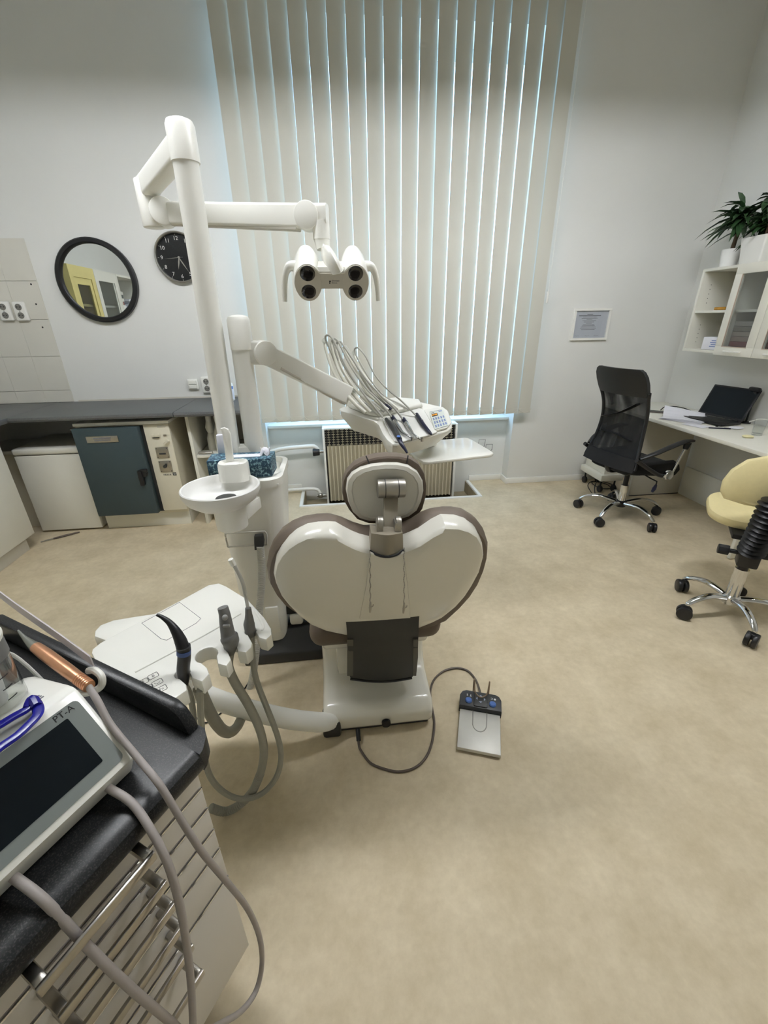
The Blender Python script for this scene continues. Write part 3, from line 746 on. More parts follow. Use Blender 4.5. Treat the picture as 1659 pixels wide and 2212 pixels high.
obj('cable_bush', cyl((0.010, 1.122, 0.030), (0.011, 1.085, 0.012), 0.0085, n=12), BLACK, t)
# seat carrier and cushions
obj('seat_carrier', swept([(1.22, 0.335), (1.20, 0.385), (1.95, 0.395), (1.90, 0.335)], -0.10, 0.290, 0.015), SHELLW, t)
def cushion(x0, x1, y0, y1, z0, z1, r, seg=5): return box(x0, x1, y0, y1, z0, z1, r, seg)
obj('seat_cushion', cushion(-0.142, 0.336, 1.175, 1.72, 0.372, 0.475, 0.048), BROWN, t)
obj('leg_rest', swept([(1.70, 0.40), (1.70, 0.475), (2.02, 0.455), (2.03, 0.39)], -0.075, 0.275, 0.028, 4), BROWN, t)
# backrest: traced outlines on real planes
SH = [(708, 1154), (685, 1155), (661, 1159), (640, 1169), (622, 1181), (607, 1197), (596, 1216), (591, 1240), (596, 1262), (606, 1284), (622, 1304), (646, 1328), (671, 1347), (702, 1360), (744, 1369), (790, 1372), (830, 1372), (870, 1366), (905, 1354), (935, 1342), (955, 1332), (985, 1308), (1005, 1285), (1020, 1262), (1036, 1232), (1045, 1200), (1042, 1175), (1032, 1156), (1015, 1145), (992, 1138), (962, 1137), (940, 1148), (912, 1167), (890, 1177), (871, 1184), (852, 1190), (836, 1191), (818, 1191), (799, 1186), (778, 1181), (760, 1174), (742, 1165), (724, 1155)]
BT = math.radians(20)                              # the back leans towards the camera
BN = Vector((0, math.cos(BT), math.sin(BT)))       # normal of the back, pointing to the patient's side
BP = Vector((0.1, 1.115, 0.52))
def BK(x, y, h=0.0): return PLN(x, y, BP+BN*h, BN)
def bo(d): return tuple(BN*d)
out = [BK(x, y) for x, y in SH]
cen = BK(830, 1265)
obj('back_shell', dome(out, [(0.985, bo(0.05)), (1.0, bo(0.03)), (1.0, bo(0.004)), (0.985, bo(-0.006)), (0.95, bo(-0.012)), (0.80, bo(-0.018)), (0.5, bo(-0.022)), (0.2, bo(-0.023))], cen), SHELLW, t)
CU = [(577, 1218), (581, 1195), (590, 1173), (603, 1156), (625, 1141), (650, 1131), (680, 1126), (704, 1125), (729, 1132), (756, 1144), (783, 1152), (810, 1155), (835, 1155), (858, 1151), (880, 1144), (901, 1135), (924, 1120), (945, 1112), (965, 1109), (985, 1109), (1008, 1113), (1030, 1126), (1045, 1146), (1052, 1168), (1051, 1190), (1044, 1217), (1031, 1248), (1014, 1275), (992, 1300), (962, 1328), (920, 1346), (830, 1360), (744, 1358), (700, 1348), (668, 1332), (640, 1312), (612, 1292), (594, 1270), (580, 1245)]
cpts = [BK(x, y, 0.062) for x, y in CU]
ccen = BK(830, 1255, 0.062)
obj('back_cushion', dome(cpts, [(0.93, bo(-0.034)), (0.975, bo(-0.028)), (1.0, bo(-0.006)), (1.0, bo(0.012)), (0.975, bo(0.036)), (0.92, bo(0.050)), (0.6, bo(0.046)), (0.2, bo(0.040))], ccen), BROWN, t)
# raised middle spine of the shell
sp = [BK(x, y, -0.017) for x, y in ((799, 1189), (818, 1198), (836, 1200), (854, 1198), (871, 1189), (880, 1260), (886, 1330), (830, 1334), (776, 1332), (790, 1260))]
obj('spine_cover', prism(sp, BN*-0.010, 0.004), SHELLW, t)
# dark slide cover over the joint
cov = []
for py, yy, x0, x1 in ((1334, 1.075, 746, 906), (1350, 1.072, 748, 905), (1400, 1.10, 752, 903), (1440, 1.16, 754, 898), (1463, 1.20, 756, 892)):
    row = []
    for k in range(9):
        u = k/8; px = x0+(x1-x0)*u; q = PY(px, py-7*u*(1 if py < 1380 else 0.2)+8*math.sin(PI*u)*(1 if py > 1400 else 0), yy); row.append(q)
    cov.append(row)
rings = [r + [p+Vector((0, 0.03, 0.004)) for p in reversed(r)] for r in cov]
obj('slide_cover', loft(rings), CHARC, t)
for s, xs in ((0, (750, 763)), (1, (893, 903))):
    st = []
    for py, yy in ((1382, 1.088), (1420, 1.127), (1460, 1.194)):
        a = PY(xs[0], py, yy-0.004); b = PY(xs[1]-(4 if s and py > 1440 else 0), py, yy-0.004)
        st.append([a, b, b+Vector((0, 0.012, 0)), a+Vector((0, 0.012, 0))])
    obj('cover_edge', loft(st), mat('cover_edge_grey', (84, 82, 74), 0.5), t)
lip = [PY(757+(890-757)*k/8, 1466-2*k/8+7*math.sin(PI*k/8), 1.205) for k in range(9)]
obj('cover_lip', tube(lip, 0.0055, n=8, res=3), BLACK, t)
# head rest and its metal joint
HS = [(747, 1058), (750, 1036), (760, 1022), (778, 1011), (802, 1004), (830, 1001), (858, 1001), (882, 1006), (902, 1019), (913, 1038), (915, 1060), (910, 1083), (901, 1102), (884, 1115), (862, 1122), (830, 1125), (796, 1125), (776, 1119), (762, 1106), (752, 1084)]
HY = 1.105
hs = [PY(x, y, HY) for x, y in HS]; hc = PY(832, 1063, HY)
hr = obj('head_shell', dome(hs, [(0.97, (0, 0.03, 0)), (1.0, (0, 0.016, 0)), (1.0, (0, 0.002, 0)), (0.97, (0, -0.006, 0)), (0.86, (0, -0.011, 0)), (0.83, (0, -0.006, 0)), (0.4, (0, -0.003, 0)), (0.1, (0, -0.003, 0))], hc), SHELLW, t)
HC = [(738, 1060), (740, 1035), (748, 1016), (763, 1000), (782, 990), (808, 983), (835, 980), (862, 981), (885, 986), (904, 999), (916, 1020), (920, 1045), (918, 1070), (911, 1095), (898, 1113), (872, 1124), (832, 1128), (795, 1126), (770, 1117), (752, 1096), (742, 1078)]
hcu = [PY(x, y, 1.140) for x, y in HC]
obj('head_cushion', dome(hcu, [(0.93, (0, -0.022, 0)), (0.98, (0, -0.018, 0)), (1.0, (0, 0.0, 0)), (0.995, (0, 0.016, 0)), (0.95, (0, 0.034, 0)), (0.85, (0, 0.042, 0)), (0.4, (0, 0.038, 0)), (0.1, (0, 0.036, 0))]), BROWN, t)
for px0, py0, px1, py1 in ((790, 985, 798, 1002), (880, 984, 879, 1001)):
    obj('seam', tube([PY(px0, py0, 1.135)+Vector((0, -0.012, 0.004)), PY(px1, py1, 1.116)], 0.0018, n=5), DGREY, t)
k0, k1 = PY(815, 1056, 1.075), PY(875, 1054, 1.075)
kn = obj('head_knuckle', cyl(k0, k1, 0.026, n=28, bev=0.004), ALU, t)
for u in (0.27, 0.74):
    q = k0.lerp(k1, u); dd = (k1-k0).normalized()
    obj('groove', cyl(q-dd*0.0012, q+dd*0.0012, 0.0263, n=28), DGREY, kn)
ba, bb = PY(845, 1062, 1.068), PY(842, 1150, 1.015)
obj('link_bar', prism([PY(830, 1068, 1.070), PY(861, 1068, 1.070), PY(858, 1150, 1.000), PY(829, 1150, 1.000)], (0, 0.022, 0.004), 0.003), CHAMP, t)
for xa in (821, 860):
    a = PY(xa-6, 1131, 1.005); b = PY(xa+6, 1131, 1.005)
    obj('clevis', join(cyl(a, b, 0.020, n=20, bev=0.003), prism([PY(xa-6, 1131, 0.987), PY(xa+6, 1131, 0.987), PY(xa+7, 1158, 0.985), PY(xa-8, 1158, 0.985)], (0, 0.035, 0))), ALU, t)
col = [[PY(802, 1152, 0.980), PY(838, 1156, 0.960), PY(870, 1151, 0.980)], [PY(800, 1188, 0.975), PY(836, 1200, 0.952), PY(871, 1186, 0.975)]]
cr_ = []
for row in col:
    s = spline(row, 6); cr_.append(s+[p+Vector((0, 0.05, 0.0)) for p in reversed(s)])
obj('collar', loft(cr_), CHAMP, t)
obj('collar_gap', tube([PY(799, 1190, 0.972), PY(815, 1199, 0.956), PY(836, 1203, 0.949), PY(856, 1199, 0.956), PY(872, 1188, 0.972)], 0.003, n=6), BLACK, t)

# bib chains hanging from the shell
for nm, top, bot in (('left', (799, 1192), (800, 1300)), ('right', (873, 1184), (873, 1302))):
    a, b = PY(*top, 0.956), PY(*bot, 0.956)
    c = thing('bib_chain', 'thin bead bib chain with metal clip on the chair back, %s' % ('nearer the spittoon' if nm == 'left' else 'farther from the spittoon'), 'bib chain', (b.x, b.y, b.z-0.03), group='bib chains on the chair back')
    n = 34
    beads = nb()
    for k in range(n+1):
        p = a.lerp(b, k/n); s_ = sphere(p+Vector((0.0012*math.sin(k*0.9), 0, 0)), 0.0021, u=6, v=4); beads = join(beads, s_)
    o = obj('beads', beads, STEEL, c); o['kind'] = 'stuff'
    e = b+Vector((-0.002, -0.001, -0.034))
    obj('clip', tube([b, b.lerp(e, 0.5)+Vector((0.0, -0.003, 0)), e], [0.0022, 0.0042, 0.0028], n=8), STEEL, c)
    obj('clip_lever', tube([b.lerp(e, 0.55), b.lerp(e, 0.35)+Vector((0.007, -0.004, 0)), b.lerp(e, 0.2)+Vector((0.008, -0.004, 0))], 0.0016, n=6), STEEL, c)

# ================================================================ FOOT CONTROL AND ITS CABLE
fa, fb = PZ(986, 1622, 0.0), PZ(1081, 1641, 0.0)
fx = (fb-fa).normalized(); fy = Vector((-fx.y, fx.x, 0)); FW = (fb-fa).length
fM = plane_frame(fa.lerp(fb, 0.5), fx, fy)
t = thing('foot_control', 'flat steel foot pedal with dark grey top and blue buttons', 'foot pedal', tuple(fa.lerp(fb, 0.5)+fy*0.1))
def fl(bm): bm.transform(fM); return bm
obj('plate', fl(box(-FW/2, FW/2, 0, 0.172, 0.006, 0.022, 0.003)), mat('pedal_steel', (214, 212, 204), 0.5, 0.3, var=0.02, scale=40), t)
ds = [(0.0 + 0.026*math.cos(a), 0.115+0.034*math.sin(a)) for a in [PI+PI*k/12 for k in range(13)]]
obj('plate_dish', fl(tube([(x, y, 0.0215) for x, y in [(-0.027, 0.172)]+ds+[(0.027, 0.172)]], 0.0022, n=6, res=3)), mat('pedal_steel_groove', (160, 158, 150), 0.4, 0.7), t)
obj('underside', fl(box(-FW/2+0.006, FW/2-0.006, 0.006, 0.25, 0.0, 0.008)), BLACK, t, None)
hd = [Vector((x, y, 0)) for x, y in ((-FW/2-0.004, 0.172), (FW/2+0.004, 0.172), (FW/2+0.004, 0.228), (FW/2-0.004, 0.245), (FW/2-0.02, 0.253), (0.03, 0.253), (-0.03, 0.253), (-FW/2+0.02, 0.253), (-FW/2+0.004, 0.245), (-FW/2-0.004, 0.228))]
hdm = obj('control_head', fl(prism([p+Vector((0, 0, 0.002)) for p in hd], (0, 0, 0.040), 0.005)), DGREY, t)
obj('rocker_block', fl(box(-0.026, 0.026, 0.176, 0.246, 0.038, 0.047, 0.003)), CHARC, t)
for s in (-1, 1): obj('button', fl(lathe([(0, 0), (0.0135, 0), (0.0135, 0.006), (0.010, 0.010), (0, 0.0105)], (s*0.047, 0.198, 0.041), 22)), MBLUE, t)
for a in range(4):
    c, s_ = math.cos(a*PI/2), math.sin(a*PI/2)
    tri = [(0.0, 0.019), (-0.007, 0.0125), (0.007, 0.0125)]
    obj('arrow', fl(prism([(x*c-y*s_, 0.212+x*s_+y*c, 0.0472) for x, y in tri], (0, 0, 0.0006))), mat('arrow_lilac', (176, 184, 206), 0.5), t, None)
text('lettering', 'S', 0.014, fM @ Matrix.Translation((-0.053, 0.226, 0.0425)), TRIMW, t)
obj('symbol', fl(join(box(-0.043, -0.036, 0.221, 0.2225, 0.042, 0.0427), box(-0.0405, -0.0385, 0.2225, 0.231, 0.042, 0.0427))), TRIMW, t, None)
obj('symbol', fl(join(cyl((0.056, 0.226, 0.042), (0.056, 0.226, 0.0427), 0.0045, n=12), tube([(0.040, 0.230, 0.0424), (0.046, 0.230, 0.0424), (0.048, 0.226, 0.0424), (0.040, 0.222, 0.0424)], 0.0008, n=5, res=3))), TRIMW, t)
obj('wire_handle', fl(tube([(-0.030, 0.245, 0.03), (-0.031, 0.262, 0.075), (-0.030, 0.258, 0.10), (-0.028, 0.244, 0.085), (-0.022, 0.225, 0.062), (0, 0.212, 0.057), (0.022, 0.225, 0.062), (0.028, 0.244, 0.085), (0.030, 0.258, 0.10), (0.031, 0.262, 0.075), (0.030, 0.245, 0.03)], 0.0028, n=8, res=6)), mat('bronze_wire', (150, 130, 110), 0.3, 0.9), t)
cb = [(0.0105, 1.094, 0.017), (0.0105, 1.075, 0.006)] + [tuple(PZ(x, y, 0.005)) for x, y in ((780, 1622), (800, 1648), (830, 1661), (862, 1667), (895, 1659), (920, 1636), (934, 1600), (938, 1558), (932, 1522), (930, 1492), (938, 1468), (958, 1450), (985, 1443), (1010, 1449), (1026, 1466), (1034, 1484))] + [tuple(fM @ Vector((0.002, 0.258, 0.012)))]
tag(obj('pedal_cable', tube(cb, 0.0045, n=8, res=6), CABLE), 'taupe cable looping over the floor from chair base to pedal', 'cable')

# ================================================================ DENTAL UNIT (plinth, column, spittoon)
t = thing('dental_unit', 'white dental water unit column with round spittoon bowl beside the chair', 'dental unit', (-0.36, 1.68, 0))
obj('plinth', swept([(1.535, 0.0), (1.535, 0.055), (1.62, 0.13), (1.93, 0.13), (1.93, 0.0)], -0.485, -0.120, 0.008, 2), DGREY, t)
obj('plinth_lid', box(-0.40, -0.13, 1.64, 1.92, 0.126, 0.140, 0.004), DGREY, t)
def rr_ring(x0, x1, y0, y1, z, r, n=6):
    return [Vector(((x0+x1)/2+a, (y0+y1)/2+b, z)) for a, b in rrect(x1-x0, y1-y0, r, n)]
obj('column', loft([rr_ring(-0.462, -0.288, 1.575, 1.86, 0.10, 0.05), rr_ring(-0.466, -0.280, 1.565, 1.86, 0.25, 0.05), rr_ring(-0.474, -0.252, 1.553, 1.86, 0.55, 0.055), rr_ring(-0.482, -0.228, 1.545, 1.86, 0.82, 0.06), rr_ring(-0.482, -0.228, 1.545, 1.86, 0.865, 0.06)]), UNITW, t)
rim_o, rim_i = (-0.488, -0.222, 1.54, 1.865), (-0.468, -0.242, 1.56, 1.845)
obj('top_rim', loft([rr_ring(*rim_i, 0.868, 0.05), rr_ring(*rim_o, 0.862, 0.062), rr_ring(*rim_o, 0.892, 0.062), rr_ring(*rim_i, 0.896, 0.05), rr_ring(*rim_i, 0.868, 0.05)], cap=False), UNITW, t)
obj('top_tray', box(-0.474, -0.236, 1.555, 1.85, 0.862, 0.872, 0.002), UNITW, t)
obj('side_bracket', prism([PY(x, y, 1.555) for x, y in ((538, 1085), (562, 1076), (565, 1082), (549, 1092), (538, 1110), (526, 1120), (520, 1110))], (0, 0.03, 0), 0.003), UNITW, t)
obj('service_hatch', box(-0.362, -0.305, 1.556, 1.575, 0.16, 0.30, 0.006), UNITW, t)
gr = mat('rail_grey', (205, 203, 194), 0.4)
lp = [PY(x, y, 1.538) for x, y in ((487, 1158), (488, 1154), (492, 1152), (566, 1148), (572, 1149), (576, 1154), (577, 1172), (575, 1177), (548, 1178), (497, 1181), (492, 1179))]
obj('hose_rail', tube(lp, 0.0035, n=8, res=3, closed=True), gr, t)
hs_ = obj('hose_socket', prism([PY(x, y, 1.538) for x, y in ((551, 1153), (569, 1151), (572, 1164), (571, 1180), (552, 1182), (551, 1165))], (0, -0.028, 0), 0.004), DGREY, t)
hp = [PY(562, 1180, 1.515), PY(565, 1215, 1.515), PY(565, 1260, 1.505), PY(561, 1310, 1.49), PY(557, 1360, 1.46), PY(552, 1420, 1.43), PY(543, 1475, 1.41), PY(530, 1515, 1.40), PY(518, 1545, 1.36)]
obj('suction_hose', corrugated(hp, 0.0155, pitch=0.008), HOSEL, t)
obj('side_box', box(-0.288, -0.205, 1.62, 1.74, 0.205, 0.305, 0.008), BLACK, t)
obj('side_lever', box(-0.272, -0.212, 1.615, 1.665, 0.145, 0.205, 0.012), UNITW, t)
# spittoon
bc = Vector((-0.412, 1.42, 0.925)); br = 0.130
bowl = obj('spittoon_bowl', lathe([(0, -0.050), (0.045, -0.051), (0.095, -0.043), (0.115, -0.024), (br-0.008, -0.004), (br-0.005, 0.0), (br-0.001, 0.001), (br+0.002, -0.002), (br+0.001, -0.020), (0.118, -0.044), (0.090, -0.066), (0.05, -0.076), (0, -0.078)], bc, 56), PORC, t)
obj('drain', cyl(bc+Vector((0.012, 0.0, -0.054)), bc+Vector((0.012, 0.0, -0.043)), 0.036, n=28, bev=0.003), CHARC, bowl)
obj('bowl_socket', lathe([(0, -0.165), (0.048, -0.165), (0.054, -0.160), (0.057, -0.08), (0, -0.08)], bc+Vector((0.015, 0.01, 0)), 32), UNITW, t)
obj('bowl_arm', prism([bc+Vector(v) for v in ((0.0, 0.03, -0.145), (0.07, 0.02, -0.145), (0.11, 0.15, -0.145), (0.0, 0.15, -0.145))], (0, 0, 0.05), 0.006), UNITW, t)
fb_ = bc+Vector((0.028, 0.105, 0.0))
cf = obj('cup_filler_base', loft([[fb_+Vector((a, b*0.9, z)) for a, b in rrect(0.108*s, 0.088*s, 0.034*s)] for z, s in ((-0.015, 1.0), (0.045, 0.98), (0.052, 0.93), (0.046, 0.80), (0.040, 0.70))]), UNITW, t)
obj('cup_dip', lathe([(0, 0.0), (0.022, 0.002), (0.026, 0.006), (0.024, 0.0), (0, -0.001)], fb_+Vector((0, -0.005, 0.041)), 24), PORC, cf)
spx = [PY(x, y, 1.545) for x, y in ((476, 926), (484, 924), (492, 928), (497, 938), (500, 960), (504, 996), (488, 998), (484, 965), (480, 940))]
obj('cup_filler_spout', prism(spx, (0, 0.014, 0), 0.003), UNITW, t)
obj('pole_bracket', box(-0.46, -0.305, 1.70, 1.765, 0.872, 0.985, 0.02), UNITW, t)
# bits standing on the unit
o = obj('paper_cup_pack', prism([PY(x, y, 1.67) for x, y in ((466, 941), (486, 939), (494, 985), (472, 988))], (0, 0.03, 0), 0.003), PAPER)
tag(o, 'small white paper pack standing behind the cup filler', 'paper pack')
tb = thing('tissue_box', 'blue marbled cardboard tissue box on the dental unit top', 'tissue box', (-0.352, 1.60, 0.896))
obj('carton', prism([(-0.490, 1.572, 0.897), (-0.258, 1.572, 0.897), (-0.252, 1.672, 0.897), (-0.496, 1.672, 0.897)], (0, 0, 0.072), 0.002), TISSUE, tb)
obj('opening', box(-0.43, -0.30, 1.60, 1.64, 0.9685, 0.9705), PAPER, tb, None)
obj('tissue', tube([(-0.30, 1.62, 0.968), (-0.285, 1.625, 0.99), (-0.27, 1.62, 0.975), (-0.262, 1.615, 1.0)], [0.010, 0.016, 0.014, 0.004], n=8, flat=(1, 0.4)), PAPER, tb)

# ================================================================ OPERATING LIGHT
PXL, PYL = -0.432, 1.72
t = thing('operating_light', 'white operating light on tall pole with jointed arm over the chair', 'dental lamp', (PXL, PYL, 0.872))
obj('pole', cyl((PXL-0.004, PYL, 0.873), (PXL+0.010, PYL, 1.93), 0.039, n=32), UNITW, t)
obj('pole_cap', loft([[Vector((PXL+0.010+r*math.cos(2*PI*k/32), PYL+r*math.sin(2*PI*k/32), z)) for k in range(32)] for r, z in ((0.0405, 1.895), (0.043, 1.895), (0.043, 1.985), (0.038, 1.996), (0.02, 2.003), (0.003, 2.005))]), UNITW, t)
e_top = Vector((-0.665, 2.06, 1.915))
def arm(p0, p1, w, h, bev, w1=None, h1=None):
    p0, p1 = Vector(p0), Vector(p1); d = (p1-p0).normalized(); s = d.cross(Vector((0, 0, 1))).normalized(); u = s.cross(d)
    w1 = w1 or w; h1 = h1 or h
    ring = lambda c, ww, hh: [c+s*a+u*b for a, b in rrect(ww, hh, bev, 4)]
    return loft([ring(p0, w, h), ring(p1, w1, h1)])
p_a = Vector((PXL+0.008, PYL+0.01, 1.945))
obj('upper_arm', arm(p_a, e_top+Vector((0, 0, -0.008)), 0.062, 0.072, 0.014), UNITW, t)
obj('elbow', join(cyl(e_top+Vector((0, 0, -0.138)), e_top+Vector((0, 0, 0.018)), 0.041, n=28, bev=0.006), cyl(e_top+Vector((0.058, -0.055, -0.09)), e_top+Vector((0.040, 0.030, -0.09)), 0.047, n=28, bev=0.005)), UNITW, t)
a2, b2 = e_top+Vector((0.02, 0, -0.09)), Vector((-0.065, 1.80, 1.772))
obj('spring_arm', arm(a2, b2, 0.05, 0.074, 0.01), UNITW, t)
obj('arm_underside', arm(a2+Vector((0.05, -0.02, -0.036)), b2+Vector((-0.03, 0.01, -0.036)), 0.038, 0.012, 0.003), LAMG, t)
obj('head_joint', join(cyl(b2+Vector((0, -0.032, 0)), b2+Vector((0.01, 0.032, 0)), 0.043, n=28, bev=0.004), arm(b2+Vector((0.01, 0, 0.006)), b2+Vector((0.075, -0.015, 0.004)), 0.05, 0.062, 0.012)), UNITW, t)
nk = b2+Vector((0.050, -0.010, -0.015))
obj('neck', join(cyl(nk, nk+Vector((0, 0, -0.055)), 0.030, n=26), cyl(nk+Vector((0, 0, -0.05)), nk+Vector((0.004, -0.004, -0.085)), 0.029, 0.024, n=24)), UNITW, t)
# head: two barrels joined by a bridge, tilted down towards the seat
hM = plane_frame((0.012, 1.70, 1.565), (1, 0.04, 0.0), (0.0, -0.50, 0.87))   # local x right, y up the face, z out of the face (towards the camera, down)
head = obj('lamp_bridge', (lambda b: (b.transform(hM), b)[1])(join(loft([[Vector((x, 0.006+sy*yy, zz)) for sy, yy, zz in ((-1, 0.030, 0.0), (-1, 0.030, -0.05), (1, 0.034, -0.058), (1, 0.036, -0.01), (1, 0.026, 0.0))] for x in (-0.075, 0.0, 0.075)]))), WHITE, t)
NECKP = [nk+Vector((0.003, -0.002, -0.072)), nk+Vector((0.012, -0.01, -0.115)), hM @ Vector((0.0, 0.045, -0.04)), hM @ Vector((0.012, 0.024, -0.03))]
obj('neck_blade', tube(NECKP, [0.026, 0.040, 0.054, 0.062], n=20, flat=(1.0, 0.42)), WHITE, t)
for s in (-1, 1):
    rings = []
    for z, sc, dy in ((0.004, 0.96, 0.0), (0.0, 1.0, 0.0), (-0.045, 1.0, 0.006), (-0.085, 0.92, 0.016), (-0.115, 0.72, 0.026), (-0.128, 0.40, 0.030)):
        pts = []
        for k in range(28):
            a = 2*PI*k/28
            pts.append(hM @ Vector((s*0.083+0.049*sc*math.cos(a)*(1+0.12*math.sin(a)*0), -0.003+dy+0.064*sc*math.sin(a), z)))
        rings.append(pts)
    bar = obj('lamp_barrel', loft(rings), WHITE, t)
    fp = obj('face_plate', loft([[hM @ Vector((s*0.083+0.0475*q*math.cos(2*PI*k/28), -0.006+0.0625*q*math.sin(2*PI*k/28), zz)) for k in range(28)] for q, zz in ((1.0, 0.002), (0.98, 0.0065), (0.2, 0.007))]), LAMG, bar)
    for dy, rr in ((0.031, 0.0262), (-0.030, 0.0258)):
        obj('lens', (lambda b: (b.transform(hM @ Matrix.Translation((s*0.083, -0.003+dy, 0.0066)) @ Matrix.Diagonal((1, 0.98, 1, 1))), b)[1])(lathe([(0, 0.003), (rr*0.6, 0.0026), (rr*0.94, 0.001), (rr, 0.0), (rr, -0.004), (0, -0.004)], n=30)), LENS, bar)
    hb = [hM @ Vector(v) for v in ((s*0.115, 0.026, -0.050), (s*0.142, 0.026, -0.050), (s*0.158, 0.006, -0.045), (s*0.168, -0.034, -0.035), (s*0.172, -0.080, -0.016))]
    obj('grip', tube(hb, [0.020, 0.016, 0.0115, 0.0105, 0.0085], n=14, flat=(0.8, 1.0)), WHITE, t)
fpl = obj('centre_plate', (lambda b: (b.transform(hM), b)[1])(prism([(-0.06, -0.030, 0.0), (-0.04, -0.024, 0.0), (0.04, -0.024, 0.0), (0.06, -0.030, 0.0), (0.06, 0.030, 0.0), (0.04, 0.028, 0.0), (-0.04, 0.028, 0.0), (-0.06, 0.030, 0.0)], (0, 0, 0.0055), 0.001)), LAMG, t)
TM = hM @ Matrix.Translation((0.004, -0.001, 0.0062))
text('lettering', 'Dentsply\nSirona', 0.0072, hM @ Matrix.Translation((0.0, 0.0, 0.006)), GREYINK, fpl, 0.0003, 'LEFT')
obj('maker_mark', (lambda b: (b.transform(hM @ Matrix.Translation((-0.007, -0.001, 0.006))), b)[1])(join(box(-0.003, 0.003, 0.001, 0.005, 0, 0.0005), box(-0.003, 0.001, -0.005, -0.0005, 0, 0.0005))), INK, fpl, None)
# ================================================================ DELIVERY UNIT: post, arm, instrument head, tray
QX, QY = -0.342, 1.735
t = thing('delivery_unit', 'white instrument delivery head on swing arm with side tray over the chair', 'delivery unit', (QX, QY, 0.872))
obj('post', cyl((QX, QY, 0.873), (QX+0.006, QY, 1.37), 0.037, n=32), UNITW, t)
obj('post_cap', loft([[Vector((QX+0.008+r*math.cos(2*PI*k/32), QY+r*math.sin(2*PI*k/32), z)) for k in range(32)] for r, z in ((0.038, 1.345), (0.041, 1.345), (0.0405, 1.445), (0.035, 1.456), (0.018, 1.462), (0.002, 1.463))]), UNITW, t)
j0 = Vector((-0.262, 1.755, 1.330)); j1 = Vector((0.055, 1.93, 1.135))
ax = (j1-j0).cross(Vector((0, 0, 1))).normalized()
obj('arm_joint', join(cyl(j0-ax*0.034, j0+ax*0.034, 0.044, n=28, bev=0.004), arm((QX+0.01, QY, 1.335), j0, 0.055, 0.085, 0.012)), UNITW, t)
obj('swing_arm', arm(j0, j1, 0.045, 0.075, 0.008, 0.045, 0.082), UNITW, t)
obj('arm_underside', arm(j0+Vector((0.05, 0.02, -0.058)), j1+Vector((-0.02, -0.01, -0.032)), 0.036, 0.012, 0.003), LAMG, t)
# head: slanting slab; its top plane is set by three measured points
dA, dB, dC = PY(958, 881, 2.0), PY(850, 964, 1.68), PY(976, 928, 1.8)
dn = (dB-dA).cross(dC-dA).normalized()
if dn.z < 0: dn = -dn
def DP(x, y, h=0.0): return PLN(x, y, dA+dn*h, dn)
top = [DP(x, y) for x, y in ((733, 884), (742, 880), (800, 872), (857, 863), (900, 868), (958, 881), (968, 889), (976, 912), (976, 924), (966, 932), (930, 944), (880, 957), (858, 963), (848, 962), (836, 952), (826, 938), (818, 920), (806, 911), (770, 900), (736, 890))]
tc_ = sum(top, Vector())/len(top)
low = [tc_+(p-tc_)*0.78-dn*0.085 for p in top]
mid = [tc_+(p-tc_)*0.99-dn*0.022 for p in top]
rim = [tc_+(p-tc_)*0.985+dn*0.004 for p in top]
obj('head_body', loft([low, mid, top, rim]), WHITE, t)
# raised instrument bed and back hump
bed = [DP(x, y, 0.006) for x, y in ((826, 908), (905, 884), (917, 888), (944, 936), (925, 943), (864, 958), (852, 955), (842, 940))]
obj('instrument_bed', prism(bed, dn*0.008, 0.004), mat('silicone_mat', (236, 235, 228), 0.55), t)
hump = [DP(x, y, 0.004) for x, y in ((752, 882), (857, 865), (905, 870), (912, 882), (820, 902), (800, 900))]
obj('back_hump', prism(hump, dn*0.022, 0.010, 3), WHITE, t)
kp = [DP(x, y, 0.006) for x, y in ((915, 889), (955, 882), (966, 890), (973, 918), (966, 927), (940, 934))]
kb = obj('keypad_housing', prism(kp, dn*0.010, 0.004), WHITE, t)
q = [DP(x, y, 0.0175) for x, y in ((927, 890), (956, 884), (969, 919), (939, 928))]
film = obj('keypad_film', prism(q, dn*0.0012), PADG, kb)
def KQ(u, v, h=0.0205):   # point on the keypad film, u right, v down
    a = q[0].lerp(q[1], u); b = q[3].lerp(q[2], u); return a.lerp(b, v)+dn*(h-0.0175)
for r in range(3):
    for c in range(5):
        u, v = 0.15+0.175*c+(0.02 if c > 2 else 0), 0.46+0.20*r
        obj('key', prism([KQ(u-0.05, v-0.06, 0.0188), KQ(u+0.05, v-0.06, 0.0188), KQ(u+0.05, v+0.06, 0.0188), KQ(u-0.05, v+0.06, 0.0188)], dn*0.0008), KEYB, kb, None)
obj('display', prism([KQ(0.10, 0.17, 0.0188), KQ(0.52, 0.17, 0.0188), KQ(0.52, 0.32, 0.0188), KQ(0.10, 0.32, 0.0188)], dn*0.0006), SCREEN, kb, None)
DM = plane_frame(KQ(0.29, 0.245, 0.0196), q[1]-q[0], q[0]-q[3])
LED = mat('amber_led', (255, 170, 40), 0.5, emit=(255, 170, 50), estr=1.6)
text('display_digits', '10:27', 0.0135, DM, LED, kb, 0.0002)
obj('film_line', prism([KQ(0.04, 0.02, 0.0188), KQ(0.92, 0.02, 0.0188), KQ(0.92, 0.035, 0.0188), KQ(0.04, 0.035, 0.0188)], dn*0.0004), GREYINK, kb, None)
obj('film_mark', join(prism([KQ(0.08, 0.08, 0.0188), KQ(0.14, 0.08, 0.0188), KQ(0.14, 0.13, 0.0188), KQ(0.08, 0.13, 0.0188)], dn*0.0004), prism([KQ(0.17, 0.08, 0.0188), KQ(0.32, 0.08, 0.0188), KQ(0.32, 0.12, 0.0188), KQ(0.17, 0.12, 0.0188)], dn*0.0003)), GREYINK, kb, None)
